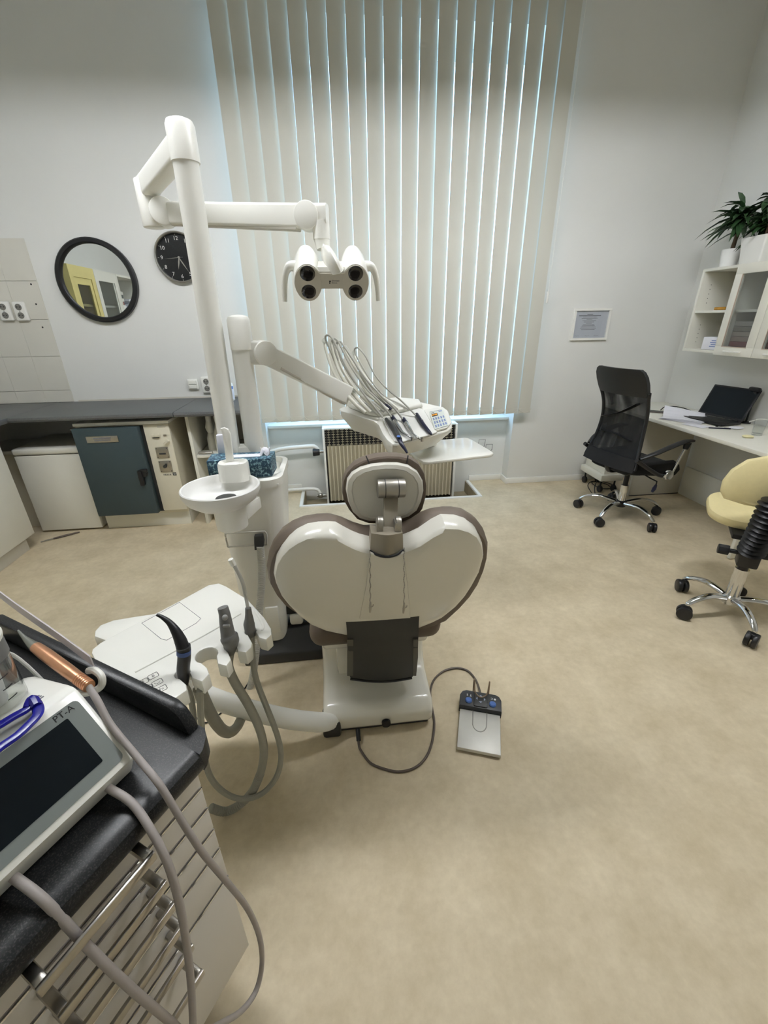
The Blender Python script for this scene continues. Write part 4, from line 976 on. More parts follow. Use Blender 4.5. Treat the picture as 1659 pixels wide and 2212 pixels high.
obj('film_mark', prism([KQ(0.66, 0.06, 0.0188), KQ(0.90, 0.06, 0.0188), KQ(0.90, 0.12, 0.0188), KQ(0.66, 0.12, 0.0188)], dn*0.0004), KEYB, kb, None)
# side tray
tz = 0.872
tr = [PZ(x, y, tz) for x, y in ((952, 950), (1003, 945), (1012, 946), (1022, 951), (1060, 973), (1066, 978), (1060, 982), (925, 998), (914, 997), (905, 992), (884, 975), (886, 970))]
obj('tray_plate', prism(tr, (0, 0, -0.014), 0.004), WHITE, t)
obj('tray_arm', arm(DP(900, 950, -0.06), PZ(940, 962, tz-0.018), 0.05, 0.018, 0.005), WHITEM, t)
# whip arms (white rods that carry the hoses)
rods = [((789, 892), (768, 873), (749, 852), (732, 825), (715, 791), (703, 752), (701, 738)),
        ((800, 890), (778, 867), (763, 849), (743, 820), (728, 791), (717, 750), (715, 740)),
        ((820, 888), (796, 868), (778, 851), (761, 833), (739, 797), (727, 762), (724, 748)),
        ((838, 886), (816, 868), (797, 851), (781, 826), (766, 793), (748, 762), (741, 750)),
        ((860, 884), (836, 866), (816, 851), (803, 834), (780, 801), (768, 775), (766, 764))]
rod_y = [(1.86, 1.88, 1.92, 1.96, 2.0, 2.04, 2.05)]*5
tips = []
for k, rd in enumerate(rods):
    pts = [PY(x, y, yy+0.02*k) for (x, y), yy in zip(rd, rod_y[k])]
    w = obj('whip_arm', tube(pts, [0.0085, 0.0085, 0.008, 0.0075, 0.0065, 0.006, 0.005], n=10), mat('whip_white', (222, 220, 206), 0.4), t)
    tp = pts[-1]; tips.append(tp)
    obj('hose_guide', join(cyl(tp+Vector((0.0, -0.010, 0.003)), tp+Vector((0.0, 0.012, 0.003)), 0.012, n=16, bev=0.002), cbox(tp+Vector((0.002, 0, -0.018)), (0.014, 0.012, 0.034), 0.003)), CLEARP, w)
    obj('hose_clip', cbox(pts[2]+Vector((0.004, -0.006, 0.008)), (0.014, 0.012, 0.02), 0.003), CLEARP, w)
# instruments: each with its own hose
def hose(tip, pts, y0, y1):
    n = len(pts); return [PY(x, y, y0+(y1-y0)*k/(n-1)) for k, (x, y) in enumerate(pts)]
hz = [[(827, 902), (804, 873), (779, 842), (747, 791), (724, 742), (716, 729), (708, 724), (703, 731)],
      [(848, 903), (817, 865), (790, 838), (757, 790), (737, 750), (730, 737), (722, 732), (718, 740)],
      [(872, 908), (850, 880), (824, 856), (790, 818), (763, 778), (742, 746), (734, 738), (727, 746)],
      [(899, 898), (867, 866), (836, 840), (810, 810), (791, 772), (779, 756), (771, 751), (766, 758)],
      [(843, 881), (820, 862), (800, 840), (776, 800), (758, 766), (750, 752), (745, 748), (742, 754)]]
back = [[(715, 760), (735, 810), (760, 850), (790, 874), (817, 897)], [(728, 770), (745, 808), (775, 850), (806, 872), (830, 890)], [(738, 780), (765, 824), (790, 850), (820, 870), (850, 888)], [(776, 780), (800, 820), (830, 855), (862, 872), (882, 884)], [(756, 776), (778, 812), (805, 848), (830, 864), (848, 878)]]
specs = [('scaler_handpiece', 'dark grey handpiece with blue dot on the delivery head, nearest the chair', 'handpiece'),
         ('turbine_handpiece', 'silver bent-neck handpiece on the delivery head beside the dark grey one', 'handpiece'),
         ('motor_handpiece', 'silver bent-neck handpiece in the middle of the delivery head', 'handpiece'),
         ('polishing_handpiece', 'slim navy pen-like handpiece beside the delivery head keypad', 'handpiece'),
         ('syringe_holder', 'short navy instrument lying at the back of the delivery head', 'handpiece')]
H0 = 0.022
for k, (nm, lb, ct) in enumerate(specs):
    base = DP(*hz[k][0], H0)
    g = thing(nm, lb, ct, tuple(base), group='handpieces on the delivery head')
    up = hose(tips[k], hz[k], base.y, 2.05+0.02*k)
    dn_ = [PY(x, y, yy+0.015*k) for (x, y), yy in zip(back[k], (2.05, 2.02, 1.98, 1.93, 1.89))]
    obj('hose', tube([base]+up[1:]+dn_, 0.0047 if k != 3 else 0.0040, n=8, res=5), HOSEL, g)
    L = lambda pts: [DP(x, y, H0+h) for x, y, h in pts]
    if k == 0:
        obj('body', tube(L([(834, 905, 0.0), (846, 920, 0.004), (857, 938, 0.004), (864, 950, 0.0)]), [0.007, 0.0115, 0.0125, 0.010], n=14), CHARC, g)
        obj('tip', tube(L([(862, 948, 0.0), (868, 960, -0.006), (876, 972, -0.02), (880, 979, -0.028)]), [0.011, 0.0085, 0.006, 0.004], n=12), NAVY, g)
        c = DP(861, 943, H0+0.0145); obj('blue_dot', lathe([(0, 0), (0.008, 0), (0.008, 0.002), (0, 0.003)], (0, 0, 0), 18, Matrix.Translation(c) @ frame_z(dn)), MBLUE, g)
    elif k in (1, 2):
        pts = [(850, 904), (860, 921), (869, 934), (882, 942), (890, 947)] if k == 1 else [(874, 909), (884, 925), (892, 938), (902, 945), (911, 949)]
        obj('collar', tube(L([(pts[0][0]-3, pts[0][1]-4, 0), (pts[0][0]+4, pts[0][1]+6, 0)]), 0.0095, n=14), NAVY, g)
        obj('body', tube(L([(pts[0][0]+3, pts[0][1]+5, 0), (*pts[1], 0.002), (*pts[2], 0.0)]), [0.0095, 0.0085, 0.006], n=14), CHROME, g)
        obj('neck', tube(L([(*pts[2], 0), (*pts[3], 0.004), (*pts[4], -0.002)]), [0.006, 0.0045, 0.0045], n=12), CHROME, g)
        c = DP(*pts[4], H0); obj('chuck', cyl(c+Vector((0, 0, -0.008)), c+Vector((0, 0, 0.006)), 0.0065, n=12), CHROME, g)
    elif k == 3:
        obj('body', tube(L([(900, 895, 0), (908, 908, 0.002), (918, 922, 0.002), (928, 934, 0), (933, 939, -0.004)]), [0.0085, 0.0095, 0.009, 0.0075, 0.003], n=14), NAVY, g)
        c = DP(910, 910, H0+0.002); d = (DP(912, 913, H0)-DP(910, 910, H0)).normalized()
        obj('ring', cyl(c-d*0.0012, c+d*0.0012, 0.0098, n=16), STEEL, g)
    else:
        obj('body', tube([DP(829, 874, 0.034), DP(836, 877, 0.040), DP(845, 884, 0.034)], [0.006, 0.0085, 0.006], n=10), NAVY, g)

# ================================================================ ASSISTANT'S TRAY (left front) with suction handpieces
AZ = 0.64
t = thing('assistant_tray', 'glossy white assistant tray with instrument notches left of the chair', 'tray', (-0.45, 1.02, 0.1))
nx = []
def arc(cx_, cy_, r, a0, a1, n=10):
    return [(cx_+r*math.cos(a0+(a1-a0)*k/n), cy_+r*math.sin(a0+(a1-a0)*k/n)) for k in range(n+1)]
O2 = [(p.x, p.y) for p in (PZ(x, y, AZ) for x, y in ((404, 1490), (372, 1512), (300, 1552), (262, 1560), (240, 1540), (212, 1440), (197, 1410), (199, 1402), (216, 1388), (300, 1343), (388, 1297), (450, 1263), (473, 1259), (489, 1266), (535, 1294), (571, 1333), (586, 1357), (587, 1370), (575, 1381)))]
def notch(px, py, r, pin_r, pin_l):
    # an open keyhole notch: comes in from the right lip tip and leaves to the left lip tip
    c = PZ(px, py, AZ); a = PZ(*pin_r, AZ); b = PZ(*pin_l, AZ)
    m = (a+b)/2; d = (Vector((m.x, m.y))-Vector((c.x, c.y))).normalized(); th0 = math.atan2(d.y, d.x)
    # sides of the mouth
    w = 0.75
    pts = [(a.x, a.y)] + arc(c.x, c.y, r, th0+w if False else th0-w+2*PI, th0+w, 12)[::-1] if False else None
    ang_a = math.atan2(a.y-c.y, a.x-c.x); 
    s0, s1 = th0+w, th0-w+2*PI
    ring = arc(c.x, c.y, r, s0, s1, 12)
    # choose the direction so that the ring starts on a's side
    if (Vector(ring[0])-Vector((a.x, a.y))).length > (Vector(ring[-1])-Vector((a.x, a.y))).length: ring = ring[::-1]
    return [(a.x, a.y)] + ring + [(b.x, b.y)]
out2 = O2 + notch(541, 1362, 0.016, (560, 1377), (545, 1388)) + [(p.x, p.y) for p in (PZ(543, 1398, AZ), PZ(531, 1409, AZ))] + notch(498, 1393, 0.018, (513, 1406), (497, 1418)) + [(p.x, p.y) for p in (PZ(499, 1424, AZ), PZ(489, 1438, AZ))] + notch(446, 1414, 0.028, (470, 1433), (447, 1441)) + [(p.x, p.y) for p in (PZ(452, 1455, AZ), PZ(436, 1472, AZ))] + notch(394, 1453, 0.018, (415, 1464), (402, 1477))
obj('tray_body', prism([(x, y, AZ-0.045) for x, y in out2], (0, 0, 0.045), 0.005, 2), WHITE, t)
ridge = [PZ(x, y, AZ+0.001) for x, y in ((292, 1452), (390, 1400), (470, 1356), (520, 1325))]
obj('ridge', tube(ridge, 0.0025, n=6, res=4), WHITE, t)
sunk = [PZ(x, y, AZ+0.0004) for x, y in ((306, 1346), (388, 1301), (434, 1336), (424, 1346), (360, 1383), (348, 1380))]
obj('lid_line', tube(sunk, 0.0007, n=5, smooth=False, closed=True), GREYINK, t)
obj('groove', tube([PZ(552, 1320, AZ+0.0005), PZ(568, 1350, AZ+0.0005), PZ(566, 1362, AZ+0.0005)], 0.004, n=8, flat=(1, 0.4)), WHITEM, t)
lobe = [PZ(x, y, AZ-0.045) for x, y in ((203, 1374), (204, 1362), (216, 1349), (245, 1338), (300, 1329), (380, 1318), (420, 1330), (400, 1360), (300, 1400), (230, 1384))]
obj('arm_cover', prism(lobe, (0, 0, -0.05), 0.008), WHITE, t)
at = [Vector((-0.03, 1.21, 0.07)), PZ(712, 1556, 0.075), PZ(665, 1558, 0.11), PZ(600, 1548, 0.16), PZ(520, 1528, 0.20), PZ(450, 1504, 0.24), PZ(400, 1480, 0.30), Vector((-0.585, 1.075, 0.42)), Vector((-0.60, 1.08, 0.57))]
obj('support_arm', tube(at, 0.034, n=20, res=6), UNITW, t)
# keys printed on the tray
def keyM(px, py, z=AZ+0.0004):
    o = PZ(px, py, z); xd = PZ(px+12, py-6.2, z)-o; yd = PZ(px-7, py-13, z)-o
    return plane_frame(o, xd, yd)
for (px, py, s) in ((331, 1460, '0'), (309, 1473, 'S'), (340, 1474, ''), (318, 1487, ''), (349, 1488, 'Fn')):
    M = keyM(px, py)
    ko = obj('key_outline', tube(on(M, rrect(0.0225, 0.0175, 0.003, 2)), 0.0006, n=4, smooth=False, closed=True), INK, t)
    if s: text('key_lettering', s, 0.0125 if len(s) == 1 else 0.0105, M, INK, ko, 0.0001)
    else: obj('key_symbol', tube(on(M, [(-0.006, 0.002), (-0.004, -0.003), (0.002, -0.004), (0.005, -0.001)]), 0.0005, n=4), INK, ko)
# handpieces standing in the notches
def hp_thing(nm, lb, pts3): return thing(nm, lb, 'handpiece', tuple(pts3), group='suction handpieces in the tray notches')
c0 = PZ(394, 1456, AZ); y0 = c0.y
g = hp_thing('spray_handpiece', 'black curved spray handpiece with blue band in the front tray notch', c0+Vector((0, 0, -0.05)))
obj('body', tube([PY(400, 1482, y0-0.004), PY(398, 1468, y0-0.003), PY(396, 1446, y0), PY(398, 1415, y0+0.004), PY(396, 1396, y0+0.006)], [0.006, 0.0125, 0.0155, 0.0155, 0.0165], n=16), BLACK, g)
obj('band', tube([PY(397, 1412, y0+0.003), PY(397, 1404, y0+0.004)], 0.0166, n=18), mat('band_blue', (66, 88, 140), 0.4), g)
obj('nozzle', tube([PY(396, 1402, y0+0.005), PY(390, 1384, y0+0.012), PY(380, 1364, y0+0.02), PY(366, 1345, y0+0.03), PY(350, 1333, y0+0.038), PY(339, 1328, y0+0.042)], [0.0155, 0.0145, 0.0115, 0.0075, 0.005, 0.0035], n=14), BLACK, g)
obj('hose', tube([PY(400, 1480, y0-0.004), PY(410, 1500, y0), PY(416, 1530, y0), PY(420, 1570, y0), PY(424, 1610, y0), PY(426, 1650, y0+0.01)], 0.008, n=10), HOSE, g)
c1 = PZ(497, 1396, AZ); y1 = c1.y
g = hp_thing('suction_handpiece', 'thick grey suction handpiece with slider in the middle tray notch', c1+Vector((0, 0, -0.05)))
obj('body', tube([PY(496, 1412, y1-0.004), PY(498, 1398, y1-0.002), PY(498, 1385, y1), PY(495, 1376, y1), PY(492, 1368, y1+0.002), PY(488, 1345, y1+0.006), PY(485, 1326, y1+0.010), PY(481, 1312, y1+0.014)], [0.012, 0.017, 0.0225, 0.0235, 0.0185, 0.0165, 0.0145, 0.0135], n=18, res=5), MGREY, g)
obj('slider', join(sphere(PY(486, 1334, y1-0.010), 0.0075), cbox(PY(489, 1352, y1-0.014), (0.018, 0.008, 0.007), 0.002)), mat('slider_grey', (138, 138, 134), 0.5), g)
ph = [PY(496, 1410, y1-0.004), PY(494, 1440, y1-0.01), PY(508, 1475, y1-0.02), PY(538, 1525, y1-0.03), PY(562, 1578, y1-0.03), PY(570, 1625, y1-0.03), PY(562, 1672, y1-0.03), PY(545, 1710, y1-0.035), PY(515, 1740, y1-0.045), PY(485, 1753, y1-0.05), PY(455, 1745, y1-0.06)]
obj('hose', tube(ph[:8], 0.0125, n=12), HOSE, g)
obj('hose_end', corrugated(ph[6:], 0.0135, 0.007), HOSE, g)
c2 = PZ(541, 1362, AZ); y2 = c2.y
g = hp_thing('saliva_ejector', 'grey saliva ejector holder with long clear tip in the rear tray notch', c2+Vector((0, 0, -0.05)))
obj('body', tube([PY(543, 1376, y2-0.004), PY(541, 1364, y2), PY(538, 1348, y2), PY(538, 1338, y2), PY(537, 1326, y2+0.002), PY(536, 1313, y2+0.004)], [0.009, 0.015, 0.0155, 0.0125, 0.0095, 0.008], n=14), MGREY, g)
obj('clear_tip', tube([PY(536, 1316, y2+0.004), PY(531, 1290, y2+0.01), PY(525, 1262, y2+0.014), PY(515, 1238, y2+0.016), PY(502, 1216, y2+0.014)], 0.0048, n=10), mat('frosted_tube', (190, 190, 184), 0.3, alpha=0.7), g)
obj('tip_cap', tube([PY(505, 1221, y2+0.014), PY(498, 1208, y2+0.013)], 0.0072, n=10), TRIMW, g)
ph = [PY(543, 1374, y2-0.004), PY(546, 1420, y2-0.02), PY(554, 1470, y2-0.04), PY(580, 1538, y2-0.07), PY(600, 1592, y2-0.08), PY(607, 1636, y2-0.09), PY(596, 1680, y2-0.10), PY(566, 1714, y2-0.11), PY(524, 1726, y2-0.12), PY(483, 1711, y2-0.13), PY(453, 1675, y2-0.14), PY(440, 1620, y2-0.15), PY(434, 1550, y2-0.16), PY(432, 1490, y2-0.17)]
obj('hose', tube(ph, 0.0085, n=10), HOSE, g)
ph = [PY(430, 1486, 0.90), PY(440, 1512, 0.90), PY(458, 1548, 0.92), PY(478, 1575, 0.95), PY(496, 1582, 1.0), PY(512, 1570, 1.06), PY(524, 1545, 1.12)]
tag(obj('drain_hose', tube(ph, [0.017, 0.017, 0.017, 0.017, 0.017, 0.0165, 0.016], n=12), HOSE), 'thick grey hose hanging in a short loop under the assistant tray', 'hose')
tag(obj('thin_black_cable', tube([PZ(418, 1545, 0.03), PZ(432, 1556, 0.01), PZ(446, 1561, 0.004), PZ(462, 1550, 0.004), PZ(480, 1538, 0.004), PZ(520, 1500, 0.004), PZ(556, 1440, 0.004)], 0.003, n=6), BLACK), 'thin black cable on the floor under the assistant tray', 'cable')
# ================================================================ RIGHT SIDE: desk, shelf, chairs
DZ = 0.72
t = thing('desk', 'long white desk along the right wall under the shelf cabinet', 'desk', (2.70, 2.8, 0))
obj('desk_top', box(2.41, XR-0.004, 1.95, YW-0.004, DZ-0.025, DZ, 0.003), LAMW, t)
obj('side_panel', box(2.50, XR-0.03, 3.17, 3.19, 0.0, DZ-0.025, 0.002), LAMG, t)
obj('end_panel', box(2.46, XR-0.03, 2.085, 2.110, 0.004, DZ-0.025, 0.006), LAMW, t)
obj('back_board', box(XR-0.026, XR-0.004, 2.11, 3.17, 0.0, 0.25, 0.002), LAMW, t)
obj('floor_gap', box(2.51, XR-0.03, 3.168, 3.172, 0.0, 0.006), INK, t, None)

# wall cabinet: open bay and glazed door
CXF, CY1, CY0, CZ0, CZ1 = 2.72, 3.248, 2.33, 1.187, 1.742
t = thing('wall_cabinet', 'white wall cabinet with an open bay and glazed doors above the desk', 'cabinet', (2.86, 2.8, CZ0))
obj('top_board', box(CXF, XR-0.002, CY0, CY1, CZ1-0.018, CZ1, 0.001), LAMW, t)
obj('bottom_board', box(CXF, XR-0.002, CY0, CY1, CZ0, CZ0+0.018, 0.001), LAMW, t)
obj('back_board', box(XR-0.012, XR-0.002, CY0, CY1, CZ0+0.018, CZ1-0.018), LAMG, t, None)
for y in (CY1-0.018, 2.915, CY0): obj('upright', box(CXF, XR-0.012, y, y+0.018, CZ0+0.018, CZ1-0.018, 0.001), LAMW, t)
obj('shelf_board', box(CXF+0.005, XR-0.012, 2.933, CY1-0.018, 1.468-0.016, 1.468, 0.001), LAMW, t)
obj('shelf_board', box(CXF+0.03, XR-0.012, CY0+0.018, 2.915, 1.468-0.016, 1.468, 0.001), LAMW, t)
for z in (1.25, 1.28, 1.31, 1.34, 1.37, 1.52, 1.55, 1.58, 1.61, 1.64): obj('peg_hole', cyl((2.80, CY1-0.0185, z), (2.80, CY1-0.016, z), 0.0028, n=8), INK, t)
def door(y0, y1):
    x0, x1, z0, z1, s = CXF-0.02, CXF-0.001, CZ0-0.006, CZ1-0.002, 0.058
    d = obj('door', join(box(x0, x1, y0, y1, z1-s, z1, 0.001), box(x0, x1, y0, y1, z0, z0+s, 0.001), box(x0, x1, y0, y0+s, z0+s, z1-s, 0.001), box(x0, x1, y1-s, y1, z0+s, z1-s, 0.001)), LAMW, t)
    obj('pane', box(x0+0.006, x0+0.010, y0+s, y1-s, z0+s, z1-s), GLASSD, d, None)
    bd = mat('pane_bead', (196, 176, 158), 0.5)
    obj('pane_bead', join(box(x0-0.002, x0+0.004, y0+s-0.004, y1-s+0.004, z0+s-0.004, z0+s), box(x0-0.002, x0+0.004, y1-s, y1-s+0.004, z0+s, z1-s)), bd, d, None)
    obj('handle', join(cyl((x0-0.022, y0+0.07, z0+0.028), (x0-0.022, y0+0.20, z0+0.028), 0.005, n=10), cyl((x0-0.022, y0+0.085, z0+0.028), (x0, y0+0.085, z0+0.028), 0.004, n=8), cyl((x0-0.022, y0+0.185, z0+0.028), (x0, y0+0.185, z0+0.028), 0.004, n=8)), TRIMW, d)
door(2.632, 2.932)
door(2.332, 2.629)
# things in the cabinet
o = obj('folded_packet', box(2.775, 2.90, 3.02, 3.12, 1.469, 1.490, 0.006), GOLD)
tag(o, 'small gold packet lying on the upper shelf of the open bay', 'packet')
bottle(2.82, 2.955, 1.469, [(0, 0), (0.018, 0), (0.019, 0.004), (0.019, 0.05), (0.01, 0.058), (0, 0.058)], mat('pale_green_plastic', (176, 196, 186), 0.4), 'small_bottle', 'small pale green bottle on the upper shelf beside the door', 'bottle', ([(0, 0.056), (0.011, 0.056), (0.011, 0.072), (0, 0.072)], TRIMW))
b = nb()
M = Matrix.Translation((2.79, 3.035, CZ0+0.0195)) @ Matrix.Rotation(0.16, 4, 'Z')
t2 = thing('card_box', 'white card box with blue print on the lowest shelf of the open bay', 'box', (2.79, 3.035, CZ0+0.019))
bb_ = box(-0.05, 0.07, -0.06, 0.06, 0, 0.085, 0.003); bb_.transform(M); obj('carton', bb_, PAPER, t2)
for k in range(4):
    c = box(-0.0508, -0.0495, -0.052+0.004*k, 0.0-0.008*(k % 2), 0.02+0.013*k, 0.026+0.013*k); c.transform(M); obj('print', c, KEYB, t2, None)
o = obj('grey_box', box(2.87, 2.96, 2.945, 3.03, CZ0+0.019, CZ0+0.125, 0.012), LAMG); tag(o, 'rounded grey box behind the white card box', 'box')
for k in range(6):
    z = CZ0+0.0195+0.032*k
    o = obj('file_folder', box(2.77, 2.965, 2.65, 2.90, z, z+0.030, 0.002, 1), mat('folder_%d' % k, [(110, 40, 46), (120, 60, 60), (140, 120, 110), (150, 140, 128), (130, 124, 116), (150, 146, 140)][k], 0.7))
    tag(o, ['dark red folder, lowest of the stack behind glass', 'dull red folder, second lowest of the stack behind glass', 'brown folder, third lowest of the stack behind glass', 'beige folder, third from top of the stack behind glass', 'taupe folder, second from top of the stack behind glass', 'pale grey folder on top of the stack behind glass'][k], 'folder', 'folders stacked behind the cabinet glass')

# plants on the cabinet
def leaf_bm(base, d, L, w, droop):
    # strap leaf: 12-triangle bent strip with a midrib fold
    d = Vector(d).normalized(); s = d.cross(Vector((0, 0, 1))); s = s.normalized() if s.length > 1e-3 else Vector((1, 0, 0))
    bm = nb(); rows = []
    for k, (u, ww) in enumerate(((0, 0.15), (0.2, 0.75), (0.45, 1.0), (0.75, 0.7), (1.0, 0.02))):
        c = Vector(base)+d*(L*u)+Vector((0, 0, -droop*L*u*u))
        f = Vector((0, 0, 0.18*w*ww))
        rows.append([bm.verts.new(c-s*w*ww/2+f), bm.verts.new(c), bm.verts.new(c+s*w*ww/2+f)])
    for A, B_ in zip(rows, rows[1:]):
        for j in (0, 1): bm.faces.new((A[j], A[j+1], B_[j+1], B_[j]))
    return bm
def in_room(p): return p.x < XR-0.012 and p.y < YW-0.012
def plant(name, label, base, pot_bm, potm, stem, crown, n, Lr, wr, seed, soil):
    rnd = random.Random(seed)
    t = thing(name, label, 'plant', tuple(base))
    obj('pot', pot_bm, potm, t)
    obj('soil', soil, TERRA, t)
    for s_ in stem: obj('stem', tube(s_[0], s_[1], n=10), STEMB, t)
    made = 0
    while made < n:
        o_, a, el = rnd.choice(crown), rnd.uniform(0, 2*PI), rnd.uniform(-0.25, 0.95)
        b_ = Vector(o_)+Vector((rnd.uniform(-0.015, 0.015), rnd.uniform(-0.015, 0.015), rnd.uniform(-0.05, 0.03)))
        d = Vector((math.cos(a)*math.cos(el), math.sin(a)*math.cos(el), math.sin(el))); L = rnd.uniform(*Lr); dr = rnd.uniform(0.25, 0.75)
        if not (in_room(b_+d*L) and in_room(b_+d*L*0.5)): continue
        obj('leaf', leaf_bm(b_, d, L, rnd.uniform(*wr), dr), LEAF, t, ang=60); made += 1
p1 = Vector((2.83, 3.165, CZ1))
pot1 = lathe([(0, 0.0), (0.046, 0.0), (0.050, 0.004), (0.060, 0.11), (0.060, 0.114), (0.055, 0.114), (0.052, 0.095), (0, 0.095)], p1, 28)
plant('potted_dracaena', 'slim trunked plant with long leaves in a small round white pot', p1, pot1, PORC, [([p1+Vector((0, 0, 0.09)), p1+Vector((0.005, 0.0, 0.18)), p1+Vector((0.01, -0.005, 0.28))], [0.014, 0.013, 0.012])], [tuple(p1+Vector((0.01, -0.005, 0.27))), tuple(p1+Vector((0.01, -0.005, 0.30))), tuple(p1+Vector((0.008, 0, 0.33))), tuple(p1+Vector((0.0, 0.02, 0.29)))], 80, (0.13, 0.24), (0.034, 0.05), 3, cyl(p1+Vector((0, 0, 0.088)), p1+Vector((0, 0, 0.097)), 0.052, n=24))
p2 = Vector((2.84, 2.93, CZ1))
pot2 = loft([[p2+Vector((a, b, z)) for a, b in rrect(w, w, 0.012)] for w, z in ((0.15, 0.0), (0.155, 0.004), (0.19, 0.155), (0.185, 0.157), (0.178, 0.153), (0.172, 0.13))])
plant('potted_bush_plant', 'bushy green plant in a larger square white pot', p2, pot2, PORC, [([p2+Vector((0.01, 0, 0.12)), p2+Vector((0.01, 0.01, 0.2)), p2+Vector((0.015, 0.01, 0.30))], [0.01, 0.009, 0.008]), ([p2+Vector((-0.03, -0.02, 0.12)), p2+Vector((-0.04, -0.03, 0.2)), p2+Vector((-0.045, -0.03, 0.27))], [0.009, 0.008, 0.007])], [tuple(p2+Vector(v)) for v in ((0.015, 0.01, 0.30), (-0.045, -0.03, 0.27), (0, 0.02, 0.24), (-0.02, 0, 0.20), (0.0, -0.05, 0.26), (0.0, 0.03, 0.34), (-0.02, -0.04, 0.33))], 150, (0.08, 0.17), (0.036, 0.06), 5, box(p2.x-0.083, p2.x+0.083, p2.y-0.083, p2.y+0.083, p2.z+0.125, p2.z+0.137))

# framed certificate
t = thing('framed_certificate', 'small white framed certificate on the wall right of the blind', 'picture frame', (2.14, YW, 1.26))
fx0, fx1, fz0, fz1 = 1.982, 2.302, 1.258, 1.500
MF = plane_frame(((fx0+fx1)/2, YW, (fz0+fz1)/2), (1, 0, 0), (0, 0, 1))
obj('frame', frame_bm(fx1-fx0, fz1-fz0, 0.018, 0.022, MF), TRIMW, t)
sh = obj('sheet', box(fx0+0.018, fx1-0.018, YW-0.008, YW-0.001, fz0+0.018, fz1-0.018), mat('certificate_paper', (196, 198, 206), 0.8), t, None)
for k, (w, h) in enumerate(((0.05, 0.004), (0.19, 0.007), (0.12, 0.003), (0.14, 0.003), (0.05, 0.003), (0.12, 0.003), (0.09, 0.003), (0.05, 0.003), (0.10, 0.003), (0.11, 0.003), (0.13, 0.003), (0.14, 0.003), (0.12, 0.003))):
    z = fz1-0.045-0.0095*k
    obj('print_line', box(2.125-w/2, 2.125+w/2, YW-0.0086, YW-0.0078, z-h/2, z+h/2), GREYINK, sh, None)
for x in (2.035, 2.125, 2.205): obj('signature', tube([(x-0.02, YW-0.0084, fz0+0.032), (x-0.008, YW-0.0084, fz0+0.038), (x, YW-0.0084, fz0+0.030), (x+0.012, YW-0.0084, fz0+0.037), (x+0.022, YW-0.0084, fz0+0.031)], 0.0007, n=5, res=4), GREYINK, sh)
obj('glazing', box(fx0+0.018, fx1-0.018, YW-0.0115, YW-0.0100, fz0+0.018, fz1-0.018), GLASS, t, None)

# ---------------------------------------------------------------- things on the desk
t = thing('laptop', 'open black laptop on the white desk facing away from the window', 'laptop', (2.72, 2.85, DZ))
LM = Matrix.Translation((2.735, 2.845, DZ)) @ Matrix.Rotation(math.radians(10), 4, 'Z')
def lt(b): b.transform(LM); return b
obj('base', lt(box(-0.09, 0.10, -0.17, 0.17, 0.004, 0.022, 0.004)), BLACK, t)
obj('keyboard', lt(box(-0.06, 0.07, -0.15, 0.15, 0.0215, 0.0235, 0.001)), CHARC, t)
ld = box(-0.004, 0.004, -0.17, 0.17, 0.0, 0.232, 0.003); ld.transform(Matrix.Translation((0.105, 0, 0.022)) @ Matrix.Rotation(math.radians(24), 4, 'Y'))
lid = obj('lid', lt(ld), BLACK, t)
sc = box(-0.0047, -0.004, -0.158, 0.158, 0.015, 0.22); sc.transform(Matrix.Translation((0.105, 0, 0.022)) @ Matrix.Rotation(math.radians(24), 4, 'Y'))
obj('screen', lt(sc), SCREEN, lid, None)
for s in (-1, 1): obj('hinge', lt(cyl((0.104, s*0.12-0.02, 0.023), (0.104, s*0.12+0.02, 0.023), 0.006, n=10)), BLACK, t)
for x in (-0.10, 0.085):
    for y in (-0.15, 0.15): obj('rubber_foot', lt(cyl((x, y, 0), (x, y, 0.006), 0.008, n=10)), BLACK, t)
o = obj('webcam', join(cbox((2.935, 2.745, 0.958), (0.03, 0.085, 0.03), 0.012), cbox((2.945, 2.745, 0.935), (0.012, 0.03, 0.03), 0.003), cyl((2.95, 2.745, 0.722), (2.95, 2.745, 0.93), 0.006, n=8), cyl((2.95, 2.745, DZ), (2.95, 2.745, DZ+0.01), 0.03, n=16)), BLACK)
tag(o, 'small black webcam on a stalk behind the laptop', 'webcam')
def sheet(name, c, w, h, rot, curl, z, m=PAPER):
    bm = nb(); rows = []
    for i in range(7):
        u = i/6; row = []
        for j in range(3):
            v = j/2; zz = z+curl*max(0, u-0.3)**2*(0.4+0.6*v)
            p = Matrix.Rotation(rot, 3, 'Z') @ Vector(((u-0.5)*w*(1-0.25*curl*u if curl else 1), (v-0.5)*h, 0)); row.append(bm.verts.new((c[0]+p.x, c[1]+p.y, zz)))
        rows.append(row)
    fs = []
    for A, B_ in zip(rows, rows[1:]):
        for j in range(2): fs.append(bm.faces.new((A[j], A[j+1], B_[j+1], B_[j])))
    bmesh.ops.recalc_face_normals(bm, faces=fs)
    bmesh.ops.solidify(bm, geom=fs, thickness=0.0006)
    bmesh.ops.recalc_face_normals(bm, faces=bm.faces)
    return bm
labs = ['flat bottom sheet of the curled papers by the laptop', 'middle sheet of the curled papers by the laptop', 'lifted middle sheet of the curled papers by the laptop', 'top curled sheet of the papers by the laptop']
for k in range(4):
    o = obj('paper_sheet', sheet('s', (2.595+0.008*k, 2.905+0.012*k, 0), 0.20, 0.27, 0.5+0.14*k, (0.0, 0.03, 0.07, 0.13)[k], DZ+0.004+0.003*k), PAPER, ang=None)
    tag(o, labs[k], 'paper', 'curled papers on the desk')
o = obj('envelope', sheet('s', (2.545, 2.73, 0), 0.10, 0.15, 0.3, 0, DZ+0.003), PAPER, ang=None); tag(o, 'pale blank card lying flat at the desk edge', 'card')
